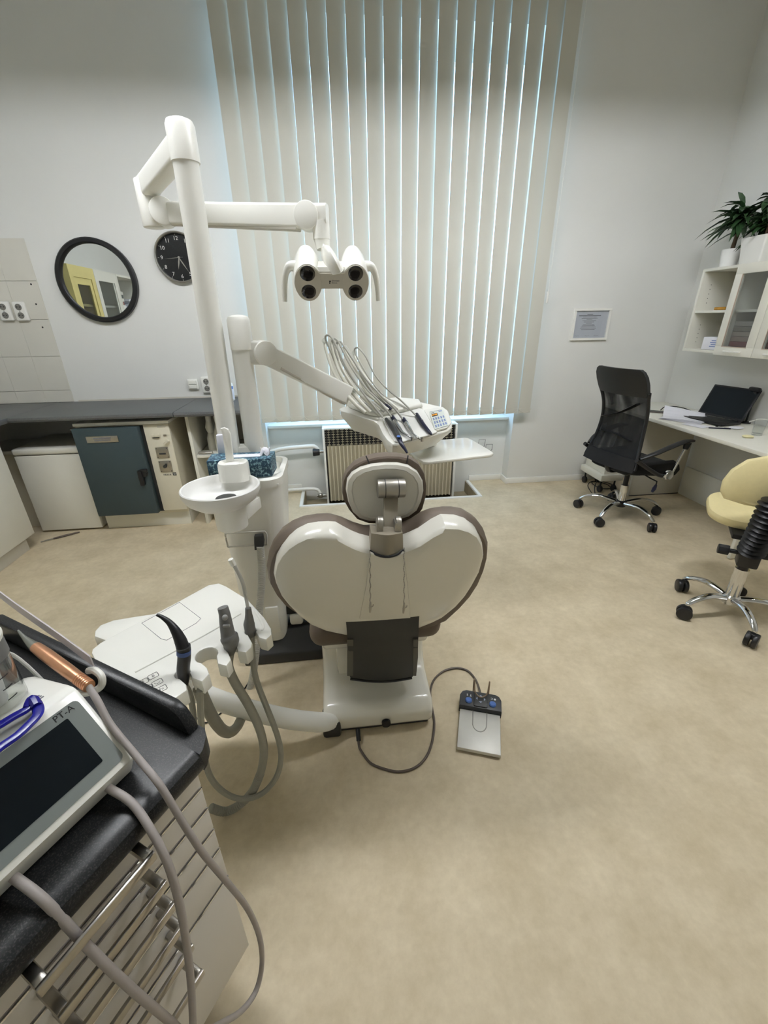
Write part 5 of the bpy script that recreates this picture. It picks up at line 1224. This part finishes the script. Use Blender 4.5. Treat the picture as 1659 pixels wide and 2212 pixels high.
t = thing('phone', 'flat dark phone lying at the far end of the desk', 'phone', (2.60, 3.17, DZ))
a, b2_ = PZ(1404, 889, DZ+0.006), PZ(1447, 893, DZ+0.006)
PMx = plane_frame(a.lerp(b2_, 0.5)+Vector((0.01, 0.03, -0.006)), b2_-a, (0.3, 1, 0))
bb_ = box(-0.07, 0.07, -0.035, 0.035, 0.0, 0.009, 0.003); bb_.transform(PMx); obj('case', bb_, CABLE, t)
bb_ = box(-0.066, 0.066, -0.031, 0.031, 0.009, 0.0097); bb_.transform(PMx); obj('screen', bb_, SCREEN, t, None)
a, b2_ = PZ(1531, 924, DZ+0.005), PZ(1578, 926, DZ+0.005)
t = thing('ballpoint_pen', 'dark blue ballpoint pen lying on the desk', 'pen', tuple(a.lerp(b2_, 0.5)))
obj('barrel', tube([a, a.lerp(b2_, 0.5), b2_], [0.0035, 0.0048, 0.0045], n=10), NAVY, t)
obj('clip', tube([b2_+Vector((0, 0, 0.004)), a.lerp(b2_, 0.7)+Vector((0, 0, 0.006))], 0.0012, n=6), STEEL, t)
# drinking glass with water
gp = PZ(1634, 940, DZ)
t = thing('drinking_glass', 'clear tumbler half full of water on the desk', 'glass', (gp.x, gp.y, DZ))
obj('tumbler', lathe([(0, 0.0), (0.026, 0.0), (0.028, 0.002), (0.035, 0.105), (0.0335, 0.105), (0.0265, 0.012), (0, 0.010)], (gp.x, gp.y, DZ+0.0005), 28), GLASS, t)
obj('water', lathe([(0, 0.0125), (0.026, 0.0125), (0.0300, 0.058), (0, 0.058)], (gp.x, gp.y, DZ+0.0005), 28), CLEARP, t)
cp = PZ(1590, 926, DZ)
o = obj('paper_tissue', sphere((cp.x, cp.y, DZ+0.007), 0.05, (1.0, 0.7, 0.14), 12, 8), PAPER); tag(o, 'crumpled white tissue on the desk beside the pen', 'tissue')
cp = PZ(1615, 945, DZ)
o = obj('yellow_wrapper', sphere((cp.x, cp.y, DZ+0.008), 0.035, (1.0, 0.8, 0.22), 10, 7), mat('pale_yellow_paper', (232, 224, 176), 0.7)); tag(o, 'crumpled pale yellow wrapper in front of the glass', 'wrapper')
o = obj('power_cable', tube([PZ(1427, 886, DZ+0.004), PZ(1436, 879, DZ+0.03), PZ(1455, 878, DZ+0.045), PZ(1475, 881, DZ+0.03), PZ(1492, 887, DZ+0.008), PZ(1505, 890, DZ+0.006)], 0.0035, n=8), BLACK); tag(o, 'black cable arching over the desk by the window wall', 'cable')
o = obj('white_cable', tube([(2.93, 2.70, DZ+0.02), (2.94, 2.62, DZ+0.055), (2.935, 2.5, DZ+0.05), (2.93, 2.36, DZ+0.02), (2.92, 2.28, DZ+0.006)], 0.005, n=8), TRIMW); tag(o, 'white cable arching behind the drinking glass', 'cable')
o = obj('small_adapter', box(2.80, 2.86, 3.03, 3.10, DZ, DZ+0.03, 0.004), TRIMW); tag(o, 'small white adapter on the desk behind the papers', 'adapter')

# ---------------------------------------------------------------- low trolley and cable tangle below the desk end
t = thing('low_trolley', 'low white trolley on black castors behind the office chair', 'trolley', (2.3, 3.4, 0))
obj('deck', box(2.27, 2.48, 3.25, 3.59, 0.115, 0.175, 0.010), LAMW, t)
obj('box_unit', box(2.30, 2.455, 3.27, 3.57, 0.175, 0.36, 0.006), LAMW, t)
for x in (2.31, 2.44):
    for y in (3.30, 3.55):
        obj('castor', cyl((x-0.012, y, 0.03), (x+0.012, y, 0.03), 0.03, n=16, bev=0.003), BLACK, t); obj('castor_stem', cyl((x, y, 0.05), (x, y, 0.12), 0.008, n=8), BLACK, t)
o = obj('cable_tangle', tube([PZ(1325, 1015, 0.18), PZ(1300, 1025, 0.14), PZ(1285, 1050, 0.06), PZ(1285, 1072, 0.004), PZ(1270, 1050, 0.004), PZ(1280, 1040, 0.004), PZ(1310, 1046, 0.004), PZ(1318, 1055, 0.004), PZ(1295, 1054, 0.004), PZ(1278, 1042, 0.006), PZ(1300, 1040, 0.008), PZ(1330, 1052, 0.006), PZ(1326, 1078, 0.004)], 0.0035, n=7), BLACK); tag(o, 'black cable in loose loops on the floor beside the trolley', 'cable')
t = thing('power_strip_plug', 'dark plug with cord lying behind the chair base', 'plug', (2.2, 3.0, 0))
pl = PZ(1322, 1073, 0.012)
obj('plug_body', cbox(pl+Vector((0, 0, 0.004)), (0.07, 0.04, 0.03), 0.010), NAVY, t)
obj('cord', tube([pl+Vector((0.03, 0, 0)), pl+Vector((0.06, 0.02, -0.006)), pl+Vector((0.05, 0.10, -0.008))], 0.0035, n=7), BLACK, t)

# ---------------------------------------------------------------- swivel bases
def star_base(t, c, R, phases, hubm, legm, hub_z, arch, wheel_r, leg_w=0.02):
    cx_, cy_ = c
    obj('hub', lathe([(0, hub_z-0.03), (0.035, hub_z-0.03), (0.042, hub_z-0.015), (0.040, hub_z+0.012), (0.03, hub_z+0.02), (0, hub_z+0.02)], (cx_, cy_, 0), 24), hubm, t)
    for a in phases:
        d = Vector((math.cos(a), math.sin(a), 0)); o_ = Vector((cx_, cy_, 0))
        zt = 2*wheel_r+0.008
        pts = [o_+d*0.03+Vector((0, 0, hub_z)), o_+d*(R*0.5)+Vector((0, 0, hub_z+arch*0.6)), o_+d*(R*0.8)+Vector((0, 0, hub_z+arch*0.1)), o_+d*(R*0.97)+Vector((0, 0, zt+0.01)), o_+d*R+Vector((0, 0, zt))]
        lg_ = obj('leg', tube(pts, [leg_w*1.05, leg_w, leg_w*0.85, leg_w*0.7, leg_w*0.55], n=12, res=5, flat=(1.0, 0.75)), legm, t)
        w = o_+d*R; s = Vector((math.cos(a+0.9), math.sin(a+0.9), 0))
        cs = cyl(w-s*0.026+Vector((0, 0, wheel_r)), w-s*0.004+Vector((0, 0, wheel_r)), wheel_r, n=20, bev=0.006)
        cs2 = cyl(w+s*0.004+Vector((0, 0, wheel_r)), w+s*0.026+Vector((0, 0, wheel_r)), wheel_r, n=20, bev=0.006)
        hood = cbox(w+Vector((0, 0, wheel_r*1.55)), (0.034, 0.034, wheel_r*0.9), 0.010)
        obj('castor', join(cs, cs2, hood), BLACK, lg_)

# ---------------------------------------------------------------- office chair
OC = Vector((2.17, 2.81, 0)); OR_ = math.radians(13)
t = thing('office_chair', 'black mesh back office chair with chrome base at the desk', 'office chair', (OC.x, OC.y, 0))
star_base(t, (OC.x, OC.y), 0.300, [math.radians(d) for d in (-5, -77, -149, 139, 67)], BLACK, CHROME, 0.115, 0.035, 0.034, 0.019)
obj('gas_column', cyl(OC+Vector((0, 0, 0.125)), OC+Vector((0, 0, 0.26)), 0.027, n=24), CHROME, t)
obj('piston', cyl(OC+Vector((0, 0, 0.255)), OC+Vector((0, 0, 0.39)), 0.018, n=20), BLACK, t)
CM = Matrix.Translation(OC) @ Matrix.Rotation(OR_, 4, 'Z')    # local x = forwards, y = left
def oc(b): b.transform(CM); return b
def ocp(*v): return CM @ Vector(v)
obj('mechanism', oc(box(-0.10, 0.12, -0.07, 0.07, 0.375, 0.41, 0.010)), BLACK, t)
rings = []
for z, s in ((0.405, 0.86), (0.42, 0.95), (0.455, 1.0), (0.485, 0.97), (0.498, 0.86)):
    rings.append([ocp(0.025+a*s, b*s, z-(0.035 if a > 0.17 else 0.0)-(0.0 if a < 0.1 else 0.01)+(0.012 if abs(b) > 0.18 else 0)) for a, b in rrect(0.49, 0.47, 0.09, 6)])
obj('seat', loft(rings), BLACKM, t)
# backrest: outline (half width, height) bent back at the top
prof = [(0.470, 0.225), (0.50, 0.222), (0.56, 0.208), (0.64, 0.194), (0.72, 0.186), (0.80, 0.184), (0.88, 0.187), (0.94, 0.192), (0.985, 0.203), (1.04, 0.208), (1.085, 0.203), (1.115, 0.188), (1.130, 0.165)]
def backx(z): return -0.245+0.05*math.sin((z-0.47)/0.66*PI*1.1)-0.06*max(0, z-0.85)/0.3
def back_strip(rows, th, cup=0.03, n=12):
    R = []
    for z, hw in rows:
        f = [ocp(backx(z)+cup*(u*u)+0.0, hw*u, z) for u in [-1+2*k/n for k in range(n+1)]]
        g = [ocp(backx(z)+cup*(u*u)-th, hw*u, z) for u in [1-2*k/n for k in range(n+1)]]
        R.append(f+g)
    return loft(R)
obj('mesh_back', back_strip([p for p in prof if p[0] < 0.99], 0.006), MESHB, t)
hrest = [p for p in prof if p[0] > 0.98]
obj('head_pad', back_strip([(0.955, 0.193)]+hrest, 0.026, 0.034), LEATHB, t)
for s in (-1, 1):
    obj('back_frame', tube([ocp(backx(z)+0.03-0.004, s*hw, z) for z, hw in prof if z < 1.0], 0.012, n=10, res=3), BLACK, t)
obj('lower_back', back_strip([(0.455, 0.226), (0.50, 0.222), (0.545, 0.211)], 0.02), BLACKM, t)
for z0, z1 in (((0.86, -1), (0.80, 1)), ((0.66, -1), (0.70, 1))):
    pts = [ocp(backx(z0[0])-0.010, -0.135, z0[0]+0.05*(z0[0] > 0.8)), ocp(backx(0.75)-0.012, 0.0, (z0[0]+z1[0])/2), ocp(backx(z1[0])-0.010, 0.135, z1[0]-0.02)]
    obj('support_strap', tube(pts, 0.030 if z0[0] > 0.8 else 0.018, n=10, flat=(0.16, 1.0) if False else (1.0, 0.16)), BLACK, t)
obj('back_bracket', tube([ocp(-0.10, 0, 0.39), ocp(-0.20, 0, 0.40), ocp(-0.235, 0, 0.47)], 0.02, n=10, flat=(1.0, 0.5)), BLACK, t)
for s in (-1, 1):
    ar = obj('armrest', tube([ocp(-0.20, s*0.228, 0.555), ocp(-0.12, s*0.262, 0.59), ocp(-0.02, s*0.275, 0.625), ocp(0.12, s*0.275, 0.655), ocp(0.20, s*0.275, 0.652)], [0.014, 0.020, 0.021, 0.020, 0.014], n=12, flat=(1.1, 0.7)), BLACK, t)
    obj('arm_block', tube([ocp(0.15, s*0.275, 0.645), ocp(0.145, s*0.275, 0.60)], [0.024, 0.016], n=10), BLACK, ar)
    obj('arm_rod', cyl(ocp(0.148, s*0.275, 0.615), ocp(0.085, s*0.270, 0.43), 0.009, n=12), CHROME, ar)
    obj('arm_strut', tube([ocp(0.085, s*0.268, 0.44), ocp(0.02, s*0.255, 0.415), ocp(-0.10, s*0.245, 0.47), ocp(-0.235, s*0.235, 0.55)], 0.014, n=10), BLACK, ar)
    a, b = ocp(0.045, s*0.262, 0.425), ocp(0.045, s*0.292, 0.425)
    obj('chrome_disc', cyl(a, b, 0.036, n=28, bev=0.006), CHROME, ar)
obj('tilt_lever', tube([ocp(0.02, -0.06, 0.39), ocp(0.03, -0.17, 0.365), ocp(0.03, -0.22, 0.36), ocp(0.025, -0.225, 0.33)], 0.005, n=8, smooth=False), BLACK, t)
obj('lever_grip', tube([ocp(0.026, -0.225, 0.338), ocp(0.015, -0.226, 0.31), ocp(0.0, -0.227, 0.285)], [0.008, 0.017, 0.010], n=10, flat=(0.5, 1.0)), NAVY, t)

# ---------------------------------------------------------------- cream stool with back rest
S = Vector((1.97, 1.59, 0))
t = thing('cream_stool', 'cream saddle stool with back rest and chrome base at the right edge', 'stool', (S.x, S.y, 0))
star_base(t, (S.x, S.y), 0.236, [math.radians(d) for d in (107, 179, 251, 323, 35)], CHROME, CHROME, 0.110, 0.03, 0.036, 0.019)
obj('gas_column', cyl(S+Vector((0, 0, 0.11)), S+Vector((0, 0, 0.285)), 0.030, n=24), CHROME, t)
obj('column_collar', cyl(S+Vector((0, 0, 0.28)), S+Vector((0, 0, 0.34)), 0.022, n=20), BLACK, t)
SA = math.radians(52)    # direction the stool faces
SMx = Matrix.Translation(S) @ Matrix.Rotation(SA, 4, 'Z')
def sp_(*v): return SMx @ Vector(v)
def sm(b): b.transform(SMx); return b
obj('carriage', sm(cbox((-0.02, 0.0, 0.365), (0.075, 0.085, 0.10), 0.010)), BLACK, t)
obj('back_lock_knob', join(cyl(sp_(-0.02, 0.04, 0.375), sp_(-0.02, 0.085, 0.375), 0.011, n=12), cyl(sp_(-0.02, 0.08, 0.375), sp_(-0.02, 0.125, 0.375), 0.026, n=8, bev=0.004)), BLACK, t)
obj('side_bracket', sm(cbox((0.0, -0.075, 0.375), (0.03, 0.09, 0.03), 0.004)), BLACK, t)
bel = [sp_(-0.03, 0, 0.40), sp_(-0.055, 0, 0.48), sp_(-0.075, 0, 0.58), sp_(-0.080, 0, 0.68)]
obj('bellows', corrugated(bel, 0.058, pitch=0.024, depth=0.28, n=18), BLACK, t)
obj('back_mount', tube([sp_(-0.08, 0, 0.66), sp_(-0.07, 0, 0.72), sp_(-0.03, 0, 0.74)], 0.026, n=12), BLACK, t)
obj('seat_bracket', sm(cbox((0.16, 0.0, 0.435), (0.28, 0.16, 0.025), 0.005)), BLACK, t)
def pillow(fr, w, h, d, r=None):
    R = []
    for z, s in ((-0.5, 0.80), (-0.40, 0.93), (-0.15, 1.0), (0.15, 1.0), (0.40, 0.94), (0.5, 0.82)):
        R.append([fr @ Vector((a*s if False else a*(1-(1-s)*0.35), b*(1-(1-s)*0.35), z*d)) for a, b in rrect(w, h, r or min(w, h)*0.35, 7)])
    return loft(R)
seatM = SMx @ Matrix.Translation((0.275, -0.048, 0.488)) @ Matrix.Rotation(math.radians(-6), 4, 'Y')
obj('seat', pillow(seatM, 0.36, 0.46, 0.050, 0.13), CREAM, t)
bk = [(a, b) for a, b in [(0.0, 0.15), (0.09, 0.145), (0.16, 0.115), (0.205, 0.06), (0.225, 0.0), (0.222, -0.05), (0.20, -0.082), (0.12, -0.095), (0.0, -0.098), (-0.12, -0.095), (-0.20, -0.082), (-0.222, -0.05), (-0.225, 0.0), (-0.205, 0.06), (-0.16, 0.115), (-0.09, 0.145)]]
backM = SMx @ Matrix.Translation((0.0, -0.035, 0.712)) @ Matrix.Rotation(math.radians(8), 4, 'Y')
R = []
for d, s in ((-0.030, 0.88), (-0.024, 0.96), (-0.008, 1.0), (0.010, 0.99), (0.024, 0.93), (0.030, 0.82)):
    R.append([backM @ Vector((d+0.55*(a*s)**2, a*s, b*s)) for a, b in bk])
obj('back_rest', loft(R), CREAM, t)
# ================================================================ NEAR LEFT: drawer cabinet, its worktop, the PT-A device
NC, NU, NV = Vector((-0.24, 0.48, 0)), Vector((-0.848, 0.53, 0)).normalized(), Vector((-0.53, -0.848, 0)).normalized()
NV = (NV-NU*NV.dot(NU)).normalized()
NM = Matrix(((NU.x, NV.x, 0, NC.x), (NU.y, NV.y, 0, NC.y), (0, 0, 1, 0), (0, 0, 0, 1)))   # local x = depth, y = along the front, z up
def nm_(b): b.transform(NM); return b
def np_(s, t_, z): return NM @ Vector((s, t_, z))
ZT = 0.82
t = thing('drawer_cabinet', 'pale drawer cabinet with bar handles at the lower left', 'cabinet', tuple(np_(0.3, 0.35, 0)))
obj('carcass', nm_(box(0.05, 0.60, 0.004, 0.70, 0.16, ZT-0.04)), LAMW, t, None)
obj('toe_kick', nm_(box(0.11, 0.58, 0.05, 0.69, 0.0, 0.16)), DGREY, t, None)
zz = [ZT-0.043, 0.719, 0.663, 0.601, 0.542, 0.448, 0.16]
hz_ = [0.770, 0.698, 0.640, 0.578, 0.508, 0.418]
for k in range(6):
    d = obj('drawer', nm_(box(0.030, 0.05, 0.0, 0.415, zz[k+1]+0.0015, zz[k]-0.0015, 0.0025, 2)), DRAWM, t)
    obj('trim_strip', nm_(box(0.0285, 0.031, 0.001, 0.414, zz[k]-0.004, zz[k]-0.001)), CHROME, d, None)
    y0, y1, z = 0.116, 0.264, hz_[k]
    hb = join(box(-0.022, -0.016, y0, y1, z-0.008, z+0.008, 0.0015), box(-0.018, 0.030, y0, y0+0.014, z-0.007, z+0.007, 0.004), box(-0.018, 0.030, y1-0.014, y1, z-0.007, z+0.007, 0.004))
    obj('handle', nm_(hb), STEEL, d)
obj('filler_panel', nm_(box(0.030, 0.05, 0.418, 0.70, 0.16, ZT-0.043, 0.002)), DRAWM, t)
t = thing('black_worktop', 'black speckled worktop with raised edge on the drawer cabinet', 'worktop', tuple(np_(0.3, 0.35, ZT-0.04)))
nose = [(0.62, ZT-0.038), (0.012, ZT-0.038), (0.004, ZT-0.034), (0.0, ZT-0.026), (0.0, ZT-0.014), (0.004, ZT-0.005), (0.012, ZT-0.001), (0.022, ZT), (0.62, ZT)]
obj('slab', nm_(prism([(s, 0.004, z) for s, z in nose], (0, 0.706, 0))), TOPBLK, t)
up = [(0.62, ZT), (0.045, ZT), (0.050, ZT+0.016), (0.062, ZT+0.038), (0.080, ZT+0.048), (0.62, ZT+0.048)]
obj('raised_edge', nm_(prism([(s, -0.034, z) for s, z in up], (0, 0.022, 0), 0.005, 2)), TOPBLK, t)
obj('end_strip', nm_(prism([(s, y, ZT-0.038) for s, y in ((0.004, 0.004), (0.006, -0.004), (0.020, -0.024), (0.034, -0.034), (0.62, -0.034), (0.62, 0.004))], (0, 0, 0.0379))), TOPBLK, t)

# device with tilted screen
T0, T1 = 0.065, 0.32
t = thing('prophylaxis_device', 'white tabletop device with tilted dark screen on the black worktop', 'device', tuple(np_(0.18, 0.19, ZT)))
prof = [(0.075, ZT+0.004), (0.062, ZT+0.030), (0.058, 0.862), (0.143, 0.957), (0.152, 0.960), (0.165, 0.958), (0.27, 0.930), (0.30, 0.915), (0.31, ZT+0.02), (0.30, ZT+0.004)]
bm = prism([(s, T0, z) for s, z in prof], (0, T1-T0, 0), 0.006, 2)
obj('body', nm_(bm), WHITE, t)
for s in (0.09, 0.28):
    for y in (0.09, 0.29): obj('foot', nm_(cyl((s, y, ZT), (s, y, ZT+0.006), 0.012, n=12)), BLACK, t)
PO = np_(0.058, T0, 0.862); PXd = -NV; PYd = np_(0.143, T0, 0.957)-PO   # panel frame: x to the right (towards -t), y up the slope
pw = PYd.length
DMx = plane_frame(PO, PXd, PYd)      # x negative = leftwards along the device
# normal must point out of the device
DNs = 1 if (DMx.to_3x3() @ Vector((0, 0, 1))).z > 0 else -1
def dm(b): b.transform(DMx); return b
def slab(x0, x1, y0, y1, r, h0, h1):
    pts = [((x0+x1)/2+a, (y0+y1)/2+b, h0*DNs) for a, b in rrect(x1-x0, y1-y0, r, 4)]
    return dm(prism(pts, (0, 0, (h1-h0)*DNs)))
bz = obj('bezel', slab(-(T1-T0)+0.01, -0.0095, 0.0085, pw-0.009, 0.008, 0.0, 0.0012), BEZEL, t)
obj('screen', slab(-(T1-T0)+0.035, -0.031, 0.0255, pw*0.81, 0.002, 0.0012, 0.0018), SCREEN, bz)
TMx = DMx @ Matrix.Translation((-0.031, pw*0.872, 0.0014*DNs))
if DNs < 0: TMx = TMx @ Matrix.Rotation(PI, 4, 'Y')
text('lettering', 'PT-A', 0.0125, TMx, INK, bz, 0.0002)
obj('handpiece_rest', nm_(tube([(0.165, 0.068, 0.940), (0.158, 0.050, 0.928), (0.150, 0.036, 0.930), (0.150, 0.030, 0.944), (0.165, 0.029, 0.950), (0.182, 0.030, 0.944)], 0.0055, n=10)), WHITE, t)
for k in range(3):
    obj('print_line', nm_(box(0.172+0.006*k, 0.174+0.006*k, 0.095, 0.110+0.004*(k == 1), 0.9585-0.0016*k, 0.9592-0.0016*k)), GREYINK, t, None)
# water tank on top
wp = np_(0.238, 0.128, 0.936)
t2 = thing('water_tank', 'clear graduated water tank with grey band on the device', 'water tank', tuple(wp))
obj('vessel', lathe([(0, 0.004), (0.036, 0.004), (0.038, 0.012), (0.038, 0.115), (0.0365, 0.115), (0.0365, 0.014), (0, 0.012)], wp, 30), CLEARP, t2)
obj('inner_tube', lathe([(0, 0.013), (0.016, 0.013), (0.020, 0.06), (0.020, 0.10), (0, 0.10)], wp, 24), mat('milky_plastic', (206, 206, 204), 0.35), t2)
obj('grey_band', lathe([(0.0375, 0.088), (0.0395, 0.088), (0.0395, 0.114), (0.0375, 0.114)], wp, 30), MGREY, t2)
obj('lid', lathe([(0, 0.114), (0.040, 0.114), (0.041, 0.120), (0.036, 0.130), (0, 0.132)], wp, 30), WHITEM, t2)
for k in range(3):
    a0 = math.atan2(-wp.y, -wp.x)+0.35
    band(wp.x, wp.y, 0.0384, wp.z+0.030+0.018*k, wp.z+0.0312+0.018*k, a0, a0+0.35, INK, 'graduation', t2)
# rose gold handpiece in its rest, with hose 1
hA, hB = np_(0.148, 0.050, 0.945), np_(0.300, 0.040, 0.955)
t2 = thing('rose_gold_handpiece', 'rose gold metal handpiece resting at the side of the device', 'handpiece', tuple(hA), group=None)
obj('body', tube([hA.lerp(hB, 0.10), hA.lerp(hB, 0.4), hA.lerp(hB, 0.8), hB], [0.0085, 0.0098, 0.0098, 0.0085], n=18), COPPER, t2)
dd = (hB-hA).normalized()
for k in range(6): obj('grip_ring', cyl(hA.lerp(hB, 0.02+0.03*k), hA.lerp(hB, 0.02+0.03*k)+dd*0.003, 0.0095, n=18), COPPER, t2)
obj('rear_sleeve', cyl(hA, hA.lerp(hB, 0.2), 0.0088, n=18), COPPER, t2)
obj('nose_cone', tube([hB, hB+dd*0.015, hB+dd*0.035+Vector((0, 0, 0.004)), hB+dd*0.05+Vector((0, 0, 0.012))], [0.0085, 0.0065, 0.0035, 0.0015], n=12), mat('nose_grey', (120, 122, 112), 0.4), t2)
HP0, HN = np_(-0.055, 0, 0), NU
def hang(x, y, s=-0.055): return PLN(x, y, np_(s, 0, 0), NU)
h1 = [hA+dd*0.004, np_(0.125, 0.056, 0.932), PZ(240, 1567, 0.905), PZ(300, 1640, 0.868), PZ(346, 1697, 0.848), hang(400, 1785, -0.035), hang(440, 1845, -0.05), hang(490, 1905), hang(535, 1963), hang(560, 2022), hang(566, 2080), hang(553, 2140), hang(520, 2185), hang(470, 2215), hang(430, 2240)]
obj('hose', tube(h1, 0.0050, n=12), HOSEN, t2)
# two more hoses from under the device front
for k, (pts, lb) in enumerate(((((232, 1700), (285, 1735), (330, 1800), (365, 1872), (388, 1955), (403, 2040), (413, 2130), (418, 2235)), 'grey hose from the device front hanging straight down the drawers'), (((28, 1893), (95, 1945), (180, 2035), (240, 2095), (300, 2150), (360, 2200), (410, 2245)), 'grey hose from the device front slanting across the drawer handles'))):
    P_ = [np_(0.075, 0.10+0.12*k, ZT+0.022)]
    for i, (x, y) in enumerate(pts):
        if i == 0: P_.append(PZ(x, y, ZT+0.024))
        elif i == 1: P_.append(PZ(x, y, ZT+0.012))
        else: P_.append(hang(x, y, (-0.018, -0.045, -0.055)[min(2, i-2)] if k == 0 else (-0.012, -0.032, -0.045)[min(2, i-2)]))
    o = obj('device_hose', tube(P_, 0.0056, n=12), HOSEN); tag(o, lb, 'hose', 'hoses of the screen device')
# clear plastic splash strip and a white wire behind the handpiece
st_ = [np_(0.165, 0.028, 0.968), np_(0.26, 0.020, 0.975), np_(0.40, 0.012, 0.990), np_(0.53, 0.0, 1.0)]
R = [[p+Vector((0, 0, -0.010))+NV*0.001, p+Vector((0, 0, 0.010))+NV*0.001, p+Vector((0, 0, 0.010))-NV*0.001, p+Vector((0, 0, -0.010))-NV*0.001] for p in spline(st_, 5)]
o = obj('plastic_strip', loft(R), mat('frosted_strip', (214, 208, 210), 0.25, alpha=0.75)); tag(o, 'long frosted plastic strip above the rose gold handpiece', 'plastic strip')
o = obj('white_wire', tube([np_(0.315, 0.17, 0.93), np_(0.345, 0.13, 0.955), np_(0.36, 0.09, 0.955), np_(0.355, 0.055, 0.93), np_(0.34, 0.03, ZT+0.004)], 0.003, n=8), TRIMW); tag(o, 'thin white wire arching behind the water tank', 'wire')
# cobalt blue goggles on the device
t2 = thing('blue_goggles', 'cobalt blue plastic safety goggles lying on the device', 'goggles', tuple(np_(0.18, 0.15, 0.965)))
gz = 0.972
loop = [PZ(x, y, gz) for x, y in ((-60, 1600), (-10, 1572), (30, 1548), (58, 1532), (72, 1516), (82, 1530), (80, 1546), (62, 1566), (36, 1590), (4, 1612), (-40, 1645), (-80, 1650))]
obj('frame', tube(loop, 0.0045, n=8, closed=True, flat=(1.5, 0.8)), BLUE, t2)
obj('temple_end', tube([PZ(58, 1530, gz), PZ(70, 1512, gz+0.003), PZ(80, 1526, gz+0.002)], [0.005, 0.007, 0.006], n=8), BLUE, t2)
lp_ = [PZ(x, y, gz-0.001) for x, y in ((-60, 1605), (0, 1572), (55, 1538), (70, 1540), (40, 1580), (0, 1607), (-50, 1640))]
obj('lens', prism(lp_, (0, 0, 0.0012)), CLEARP, t2)
